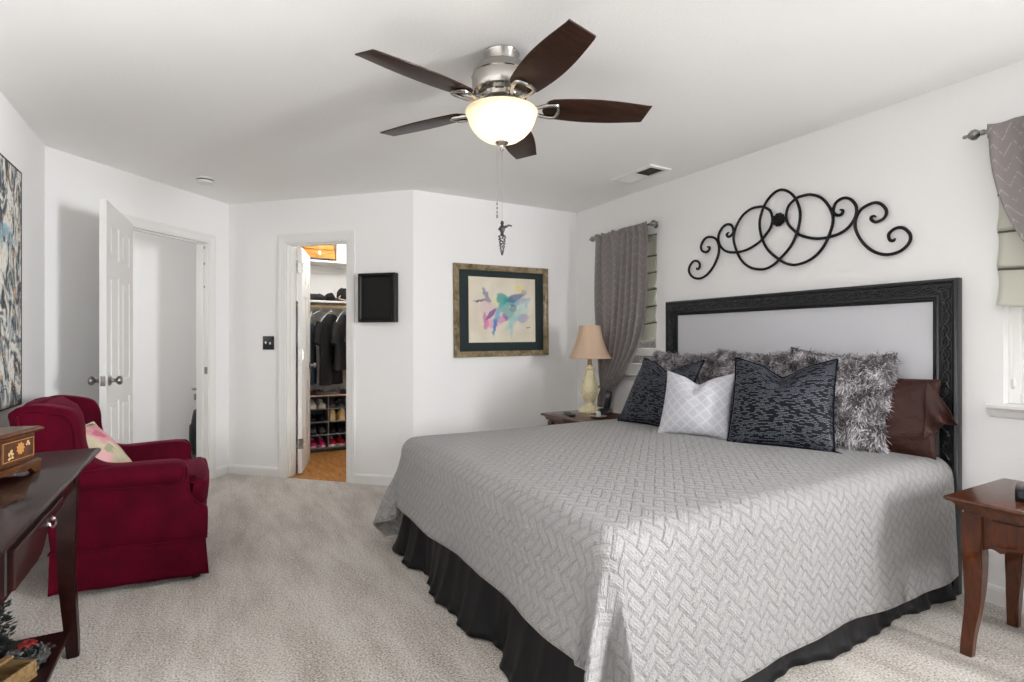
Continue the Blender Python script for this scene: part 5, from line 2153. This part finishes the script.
t = thing('wooden_crate', 'small tan wooden tray box at the lower left corner under the desk', 'box', (-0.60, 2.26, SHZ), (0, 0, rad(-28)))
m_tan = wood('tan_wood', srgb(96, 74, 48), srgb(122, 98, 66), srgb(142, 116, 82), 0.6, (2, 12, 12), coat=0.0)
bm = new_bm()
add_box(bm, -0.09, 0.09, -0.10, 0.10, 0.0, 0.010)
for a in ((-0.09, 0.09, -0.10, -0.09), (-0.09, 0.09, 0.09, 0.10), (-0.09, -0.08, -0.09, 0.09), (0.08, 0.09, -0.09, 0.09)):
    add_box(bm, a[0], a[1], a[2], a[3], 0.010, 0.055, 0.002, 1)
obj('body', bm, m_tan, t, smooth=False)
bm = new_bm()
add_box(bm, -0.012, 0.012, -0.105, 0.105, 0.055, 0.066, 0.002, 1)
obj('handle_bar', bm, m_tan, t, smooth=False)

# ================================================================== CLOSET CONTENTS
def shelf_board(label, z0, z1, y0=6.10):
    t = thing('closet_shelf', label, 'shelf', (1.45, 6.275, z0))
    bm = new_bm()
    add_box(bm, -0.945, 0.945, y0 - 6.275, 0.174, 0, z1 - z0, 0.003, 1)
    obj('board', bm, m_trim, t)
    bm = new_bm()
    add_box(bm, -0.945, 0.945, 0.155, 0.174, -0.085, -0.0005)
    obj('cleat', bm, m_trim, t, smooth=False)
    return t


shelf_board('upper white closet shelf carrying the wooden box', 2.050, 2.072)
sh2 = shelf_board('lower white closet shelf with folded black clothes', 1.616, 1.638)
t = thing('closet_rod', 'pale wooden closet rod under the lower shelf', 'rod', (1.45, 6.17, 1.575))
m_pine = wood('pale_pine', srgb(196, 164, 110), srgb(220, 190, 138), srgb(234, 210, 164), 0.5, (2, 14, 14), coat=0.0)
bm = new_bm()
add_tube(bm, [(-0.945, 0, 0), (0.945, 0, 0)], 0.016, 14)
obj('pole', bm, m_pine, t)
for s in (-1, 1):
    bm = new_bm()
    add_lathe(bm, [(0.03, s * 0.93), (0.03, s * 0.945), (0.02, s * 0.945)], 16, (0, 0, 0), 'X')
    obj('socket', bm, m_white_p, t)

# hangers and clothes
m_clk = M('black_cloth', (0.010, 0.010, 0.011), 0.85)
m_cldk = M('charcoal_cloth', (0.022, 0.022, 0.024), 0.85)
m_denim = M('blue_denim', srgb(44, 58, 74), 0.85)


def hanger_mesh(name):
    bm = new_bm()
    hook = [(0.0, 0, -0.05), (0.0, 0, -0.030), (0.012, 0, -0.012), (0.022, 0, 0.004), (0.018, 0, 0.018), (0.004, 0, 0.023), (-0.012, 0, 0.020), (-0.020, 0, 0.010)]
    add_tube(bm, catmull(hook, 4), 0.0035, 6)
    tri = [(0, 0, -0.05), (0.06, 0, -0.072), (0.14, 0, -0.125), (0.195, 0, -0.175), (0.20, 0, -0.19), (0.185, 0, -0.20), (0.0, 0, -0.20), (-0.185, 0, -0.20), (-0.20, 0, -0.19), (-0.195, 0, -0.175), (-0.14, 0, -0.125), (-0.06, 0, -0.072)]
    add_tube(bm, catmull(tri, 4, closed=True), 0.0045, 6, closed=True)
    return obj(name, bm, m_white_p)


def garment(name, kind, mat, seed):
    """hangs from a hanger; local x across the shoulders, origin at the rod"""
    bm = new_bm()
    if kind == 'trousers':
        prof = [(-0.190, 0.165, 0.020), (-0.205, 0.172, 0.024), (-0.30, 0.165, 0.026), (-0.50, 0.155, 0.028), (-0.70, 0.145, 0.030), (-0.84, 0.135, 0.032)]
    else:
        prof = [(-0.070, 0.055, 0.022), (-0.085, 0.09, 0.028), (-0.125, 0.155, 0.036), (-0.17, 0.205, 0.040), (-0.21, 0.215, 0.045), (-0.30, 0.205, 0.050), (-0.50, 0.195, 0.052), (-0.70, 0.20, 0.055), (-0.84, 0.205, 0.055)]
    L_ = {'shirt': 0.84, 'short_shirt': 0.68, 'trousers': 0.84}[kind]
    f = L_ / 0.84
    rings = []
    for i, (z, w, d) in enumerate(prof):
        z_ = z if z > -0.25 else -0.25 + (z + 0.25) * (L_ - 0.25) / (0.84 - 0.25)
        ring = []
        for k in range(36):
            a = 2 * PI * k / 36
            fold = 1 + 0.30 * min(1, max(0, -z - 0.15) * 3) * math.sin(a * 7 + seed + z * 3)
            ring.append((w * math.cos(a) * (1 + 0.03 * math.sin(seed + z * 9)), d * math.sin(a) * fold, z_))
        rings.append(ring)
    add_loft(bm, rings)
    o = obj(name, bm, mat, angle=60)
    if kind != 'trousers':
        for s in (-1, 1):
            bm = new_bm()
            pts = [(s * 0.185, 0, -0.175), (s * 0.225, 0, -0.26), (s * 0.245, 0, -0.34), (s * 0.252, 0, -0.40)]
            rr = []
            for i, p in enumerate(pts):
                wd = 0.062 - 0.004 * i
                rr.append([(p[0] + wd * math.cos(a) * 0.95, p[1] + 0.030 * math.sin(a) * (1 + 0.2 * math.sin(3 * a + seed)), p[2] + wd * math.cos(a) * 0.35 * s) for a in [2 * PI * k / 18 for k in range(18)]])
            add_loft(bm, rr)
            obj('sleeve', bm, mat, o)
    return o


RODZ, RODY = 1.575, 6.17
hl = [
    # x, yaw, garment kind, material, hanger label, garment label
    (0.945, 72, 'trousers', m_clk, 'white hanger at the door end of the closet rod, holding black trousers', 'black trousers hanging nearest the closet door leaf'),
    (1.018, 72, 'trousers', m_denim, 'white hanger second from the closet door leaf, holding jeans', 'blue jeans hanging beside the black trousers'),
    (1.215, 45, 'shirt', m_clk, 'white hanger in the middle of the rod, holding a long black top', 'long black top with loose sleeves in the middle of the rod'),
    (1.345, 56, 'short_shirt', m_cldk, 'white hanger right of the long black top, holding a shorter top', 'shorter charcoal top right of the long black top'),
    (1.475, 58, 'short_shirt', m_clk, 'white hanger second right of the long black top, near the door jamb', 'short black top close to the right door jamb'),
    (1.605, 58, 'short_shirt', m_cldk, 'white hanger furthest right on the closet rod', 'charcoal top furthest right on the closet rod'),
]
for x, yaw, kind, mat, lh, lg in hl:
    h = hanger_mesh('clothes_hanger')
    h.location = (x, RODY, RODZ)
    h.rotation_euler = (0, 0, rad(yaw))
    tag(h, lh, 'hanger', 'white hangers on the closet rod')
    g = garment('trousers' if kind == 'trousers' else 'black_garment', kind, mat, x * 31)
    g.location = (x, RODY, RODZ - (0.0 if kind == 'trousers' else 0.012))
    g.rotation_euler = (0, 0, rad(yaw))
    tag(g, lg, 'clothing', 'clothes on the closet rod')
h = hanger_mesh('clothes_hanger')
h.location = (1.10, RODY, RODZ)
h.rotation_euler = (0, 0, rad(24))
tag(h, 'empty white hanger between the jeans and the long black top', 'hanger', 'white hangers on the closet rod')


t = thing('closet_rod', 'short closet rod along the left closet wall behind the door leaf', 'rod', (0.62, 5.9, 1.65))
bm = new_bm()
add_tube(bm, [(0, -0.17, 0), (0, 0.545, 0)], 0.014, 12)
obj('pole', bm, m_pine, t)
bm = new_bm()
add_tube(bm, [(-0.119, -0.16, 0), (-0.02, -0.16, 0), (0.0, -0.16, 0)], 0.008, 8)
obj('bracket', bm, m_nickel, t)
for k, yy in enumerate((5.82, 5.98, 6.12)):
    h = hanger_mesh('clothes_hanger')
    h.location = (0.62, yy, 1.65)
    h.rotation_euler = (0, 0, rad(4 - 3 * k))
    h.scale = (0.5, 1, 1)
    tag(h, 'white hanger behind the closet door leaf, ' + ('nearest the hinge' if k == 0 else 'second from the hinge' if k == 1 else 'third from the hinge'), 'hanger', 'white hangers on the closet rod')
    g = garment('trousers', 'trousers', (m_clk, m_cldk, m_clk)[k], 3.0 * k)
    g.location = (0.62, yy, 1.65)
    g.rotation_euler = (0, 0, rad(4 - 3 * k))
    g.scale = (0.6, 1, 1.35)
    tag(g, 'long dark garment behind the closet door leaf, ' + ('nearest the hinge' if k == 0 else 'second from the hinge' if k == 1 else 'third from the hinge'), 'clothing', 'clothes on the closet rod')


def folded(name, x, y, z, w, d, h, mat, label, seed, cat='clothing', g='folded clothes on the closet shelf'):
    bm = new_bm()
    rings = []
    for i in range(9):
        u = i / 8
        s_ = math.sin(PI * (0.12 + 0.80 * u)) ** 0.5
        ring = []
        for k in range(30):
            a = 2 * PI * k / 30
            ca, sa = math.cos(a), math.sin(a)
            nz = 1 + 0.16 * mnoise.noise(Vector((ca * 1.6 + seed, sa * 1.6, u * 2.2)))
            ring.append((w / 2 * abs(ca) ** 0.6 * (1 if ca > 0 else -1) * s_ * nz, d / 2 * abs(sa) ** 0.6 * (1 if sa > 0 else -1) * s_ * nz, h * u * (1 + 0.35 * mnoise.noise(Vector((ca + seed, sa, 0.3)))) if i else 0))
        rings.append(ring)
    add_loft(bm, rings)
    o = obj(name, bm, mat, loc=(x, y, z), angle=70)
    return tag(o, label, cat, g)


SZ2 = 1.638
folded('folded_clothes', 1.04, 6.22, SZ2, 0.26, 0.22, 0.075, m_cldk, 'charcoal clothes folded at the door leaf end of the lower shelf', 1)
folded('folded_clothes', 1.205, 6.20, SZ2, 0.11, 0.16, 0.085, m_clk, 'small black bundle in the middle of the lower shelf', 5)
folded('folded_clothes', 1.30, 6.26, SZ2, 0.10, 0.12, 0.045, M('brown_leather', srgb(70, 48, 40), 0.6), 'low brown bundle beside the black bag on the lower shelf', 8)
hb_ = folded('shoulder_bag', 1.40, 6.23, SZ2, 0.22, 0.20, 0.135, m_clk, 'black bulky bag on the lower shelf by the right jamb', 3, 'bag', None)
bm = new_bm()
add_tube(bm, catmull([(-0.09, -0.08, 0.06), (-0.11, -0.11, 0.03), (-0.04, -0.115, 0.012), (0.05, -0.115, 0.012), (0.08, -0.10, 0.03)], 5), 0.007, 8)
obj('strap', bm, M('pink_beige_strap', srgb(206, 178, 164), 0.6), hb_)

# top shelf: wooden box, flat case under it, white carton
bx = thing('storage_box', 'golden wooden storage box on the upper closet shelf', 'box', (1.085, 6.24, 2.094))
m_gold = wood('golden_wood', srgb(190, 128, 54), srgb(214, 154, 78), srgb(228, 176, 104), 0.5, (2, 10, 10), coat=0.1)
bm = new_bm()
add_box(bm, -0.155, 0.165, -0.115, 0.115, 0, 0.095, 0.004, 2)
obj('body', bm, m_gold, bx)
bm = new_bm()
add_box(bm, -0.162, 0.150, -0.125, 0.120, 0.0955, 0.165, 0.006, 2)
obj('lid', bm, m_gold, bx)
bm = new_bm()
add_box(bm, -0.012, 0.012, -0.120, -0.114, 0.045, 0.075, 0.002, 1)
add_box(bm, -0.006, 0.012, -0.122, -0.114, 0.035, 0.047, 0.002, 1)
obj('clasp', bm, m_nickel_d, bx)
bm = new_bm()
add_box(bm, -0.14, 0.13, -0.125, 0.10, 0, 0.022, 0.004, 2)
tag(obj('flat_case', bm, m_black, loc=(1.06, 6.23, 2.0722)), 'thin black case lying under the golden wooden box', 'case')
bx = thing('carton', 'white carton beside the golden wooden box on the upper shelf', 'box', (1.42, 6.25, 2.0722))
bm = new_bm()
add_box(bm, -0.155, 0.155, -0.12, 0.12, 0, 0.22, 0.003, 1)
obj('body', bm, m_white_p, bx)
bm = new_bm()
add_box(bm, -0.045, -0.030, -0.1212, -0.119, 0.065, 0.070)
add_box(bm, -0.045, -0.040, -0.1212, -0.119, 0.065, 0.12)
add_box(bm, -0.045, -0.030, -0.1212, -0.119, 0.115, 0.12)
obj('printed_mark', bm, m_seam, bx, smooth=False)

# shoe organiser
so_ = thing('shoe_organizer', 'grey fabric shoe organizer with square cubbies on the closet floor', 'shoe rack', (1.30, 6.13, -0.004))
m_felt = M('grey_felt', srgb(128, 128, 132), 0.9)
m_feltd = M('dark_felt', srgb(60, 60, 63), 0.9)
m_rodp = M('rosy_tube', srgb(214, 180, 168), 0.35)
ox0, cw, rh, nd = -0.325, 0.205, 0.140, 0.29
ncol, nrow, zb = 3, 4, 0.045
bm = new_bm()
for c_ in range(ncol + 1):
    x = ox0 + c_ * cw
    add_box(bm, x - 0.005, x + 0.005, 0, nd, zb, zb + nrow * rh)
add_box(bm, ox0, ox0 + ncol * cw, nd - 0.006, nd, zb, zb + nrow * rh)
obj('partition', bm, m_felt, so_, smooth=False)
for r_ in range(nrow + 1):
    bm = new_bm()
    add_box(bm, ox0 - 0.006, ox0 + ncol * cw + 0.006, -0.004, nd, zb + r_ * rh - 0.006, zb + r_ * rh + 0.002, 0.002, 1)
    obj('shelf', bm, m_felt, so_)
for xx in (ox0 - 0.018, ox0 + ncol * cw + 0.018):
    for yy in (0.006, nd - 0.01):
        bm = new_bm()
        add_tube(bm, [(xx, yy, 0), (xx, yy, zb + nrow * rh + 0.02)], 0.009, 10)
        obj('upright', bm, m_black, so_)
bm = new_bm()
add_tube(bm, [(ox0 - 0.018, -0.004, zb + nrow * rh + 0.006), (ox0 + ncol * cw + 0.018, -0.004, zb + nrow * rh + 0.006)], 0.008, 10)
obj('front_tube', bm, m_rodp, so_)
bm = new_bm()
add_tube(bm, [(ox0 - 0.018, 0.006, 0.02), (ox0 + ncol * cw + 0.018, 0.006, 0.02)], 0.010, 10)
obj('bottom_tube', bm, m_black, so_)


def shoe(kind, cm, sm, label, loc, rz, group=None):
    """local +x towards the toe, sole on z = 0"""
    t = thing('shoe', label, 'shoe', loc, (0, 0, rz), group)
    L_ = 0.235
    wedge = kind == 'wedge'
    def half(u):
        return 0.034 + 0.006 * math.sin(PI * u) + 0.006 * sstep(0.45, 0.75, u) - 0.030 * max(0, (u - 0.80) / 0.20) ** 2 - 0.012 * max(0, (0.12 - u) / 0.12) ** 2
    lift = lambda u: (0.050 * (1 - sstep(0.25, 0.65, u)) if wedge else 0.0)
    N_ = 22
    us = [i / N_ for i in range(N_ + 1)]
    out = [(-L_ / 2 + L_ * u, half(u)) for u in us] + [(-L_ / 2 + L_ * u, -half(u)) for u in us[::-1]]
    th = 0.022 if kind in ('sneaker',) else 0.012
    bm = new_bm()
    rings_t, rings_b = [], []
    lo = [bm.verts.new((x, y, 0)) for x, y in out]
    hi = [bm.verts.new((x, y, th + lift((x + L_ / 2) / L_))) for x, y in out]
    bm.faces.new(lo)
    n_ = len(out)
    for i in range(n_):
        j = (i + 1) % n_
        bm.faces.new((lo[i], lo[j], hi[j], hi[i]))
    bm.faces.new(hi[::-1])
    obj('sole', bm, sm, t, angle=40)
    bm = new_bm()
    rings = []
    for i in range(N_ + 1):
        u = 0.01 + 0.98 * i / N_
        w = half(u) * 0.95
        if kind == 'flat':
            hgt = 0.048 - 0.012 * sstep(0.05, 0.4, u) + 0.010 * sstep(0.5, 0.7, u) - 0.028 * sstep(0.78, 1.0, u)
        else:
            hgt = 0.075 - 0.020 * sstep(0.05, 0.25, u) + 0.018 * sstep(0.28, 0.42, u) - 0.028 * sstep(0.45, 0.75, u) - 0.024 * sstep(0.82, 1.0, u)
        z0 = th * 0.7 + lift(u)
        rings.append([(-L_ / 2 + L_ * u, w * math.cos(a) * (1.0 if math.sin(a) < 0.5 else 0.96), z0 + hgt * max(0.0, math.sin(a)) ** 0.7) for a in [PI * k / 14 for k in range(15)]])
    add_loft(bm, rings)
    obj('upper', bm, cm, t, angle=60)
    bm = new_bm()
    zc = th * 0.7 + (0.0535 if kind != 'flat' else 0.0365) + lift(0.2)
    add_loft(bm, [[(-L_ / 2 + L_ * 0.22 + 0.040 * k * math.cos(a), 0.019 * k * math.sin(a), zc + dz) for a in [2 * PI * q / 16 for q in range(16)]] for k, dz in ((1.0, 0.002), (1.02, 0.009), (0.8, 0.004), (0.3, 0.002))])
    obj('opening', bm, m_dark, t)
    if kind == 'sneaker':
        bm = new_bm()
        for q in range(4):
            u = 0.44 + 0.055 * q
            zz = th * 0.7 + 0.075 - 0.002 - 0.028 * sstep(0.45, 0.75, u) + 0.002
            add_tube(bm, [(-L_ / 2 + L_ * u, -0.017, zz - 0.006), (-L_ / 2 + L_ * u + 0.004, 0, zz), (-L_ / 2 + L_ * u, 0.017, zz - 0.006)], 0.0028, 6)
        obj('laces', bm, sm, t)
    return t


def cm(name, rgb, rough=0.6):
    return M(name, srgb(*rgb), rough)


s_white, s_cream = cm('white_leather', (236, 232, 222)), cm('cream_sole', (226, 220, 206))
s_blk, s_gry, s_drk = cm('black_shoe', (22, 22, 24)), cm('grey_mesh', (98, 98, 102)), cm('dark_mesh', (56, 50, 54))
s_tan, s_pink, s_red, s_brn, s_tp = cm('tan_leather', (224, 196, 142)), cm('hot_pink', (222, 44, 130)), cm('crimson', (206, 24, 60)), cm('brown_suede', (112, 72, 48)), cm('taupe_suede', (128, 118, 110))
s_pl = cm('pale_pink_sole', (238, 196, 206))
ORX, ORY, ORZ = 1.30, 6.13, -0.004
cub = {  # (column, row from top): kind, upper, sole, description, toes towards viewer
    (0, 0): ('sneaker', s_white, s_cream, 'white sneaker', 'top left cubby', True),
    (0, 1): ('flat', s_blk, s_blk, 'black flat shoe', 'second left cubby, below the white pair', True),
    (0, 2): ('sneaker', s_gry, s_blk, 'grey mesh shoe', 'third left cubby, above the pink pair', True),
    (0, 3): ('sneaker', s_pink, s_pl, 'hot pink sneaker', 'bottom left cubby', True),
    (1, 0): ('sneaker', s_drk, s_gry, 'dark grey shoe', 'top cubby of the second column', True),
    (1, 1): ('wedge', s_tan, s_tan, 'tan wedge shoe', 'second cubby of the second column', False),
    (1, 2): ('sneaker', s_blk, s_blk, 'black sneaker', 'third cubby of the second column, above the red pair', True),
    (1, 3): ('sneaker', s_red, s_white, 'crimson sneaker', 'bottom cubby of the second column', True),
}
for (c_, r_), (kind, ua, sa_, what, where, toes) in cub.items():
    for s in (-1, 1):
        x = ORX + ox0 + cw * (c_ + 0.5) + s * 0.047
        z = ORZ + zb + (nrow - 1 - r_) * rh + 0.0022
        rz_ = rad(-90 if toes else 90) + rad(3 * s)
        shoe(kind, ua, sa_, ('left ' if s < 0 else 'right ') + what + ' in the ' + where, (x, ORY + 0.145, z), rz_, 'shoes in the organizer')
ztop = ORZ + zb + nrow * rh + 0.0022
for x, ua, rz_, lb in ((1.03, s_brn, -140, 'brown suede flat on top of the organizer, at its left end'), (1.17, s_tp, -20, 'taupe flat lying sideways on top of the organizer'), (1.285, s_tp, -100, 'taupe flat pointing forward on top of the organizer'), (1.40, s_drk, -150, 'dark flat on top of the organizer by the right jamb')):
    shoe('flat', ua, s_drk, lb, (x, ORY + (0.07 if rz_ == -20 else 0.14), ztop), rad(rz_), 'shoes on top of the organizer')
# beige board leaning behind the organiser
bm = new_bm()
add_box(bm, -0.16, 0.16, -0.012, 0.012, 0, 0.92, 0.004, 1, mat=Matrix.Rotation(rad(0), 4, 'X'))
tag(obj('leaning_board', bm, M('beige_board', srgb(196, 190, 182), 0.7), loc=(1.52, 6.437, -0.004)), 'beige board standing behind the shoe organizer', 'board')

# ================================================================== HALL
t = thing('upright_vacuum', 'grey and black upright appliance half hidden behind the entry door jamb', 'vacuum cleaner', (0.0, 6.03, -0.004), (0, 0, rad(20)))
m_gp = M('grey_plastic', srgb(140, 138, 134), 0.4)
bm = new_bm()
add_prism(bm, [(-0.15, 0), (0.12, 0), (0.12, 0.05), (0.06, 0.10), (-0.02, 0.16), (-0.10, 0.13), (-0.15, 0.06)], -0.13, 0.13, 'Y', 0.015, 3)
obj('floor_head', bm, m_black, t)
bm = new_bm()
add_tube(bm, catmull([(-0.05, 0, 0.10), (-0.075, 0, 0.25), (-0.07, 0, 0.42), (-0.045, 0, 0.55), (-0.025, 0, 0.64)], 6), [0.05] * 6 + [0.055] * 6 + [0.042] * 6 + [0.026] * 7, 16)
obj('body', bm, m_black, t)
bm = new_bm()
add_box(bm, -0.055, 0.05, -0.045, 0.045, 0.60, 0.735, 0.01, 3)
add_box(bm, -0.095, 0.075, -0.045, 0.045, 0.735, 0.755, 0.006, 2)
add_box(bm, -0.085, -0.05, -0.02, 0.02, 0.64, 0.70, 0.006, 2)
obj('handle', bm, m_gp, t)
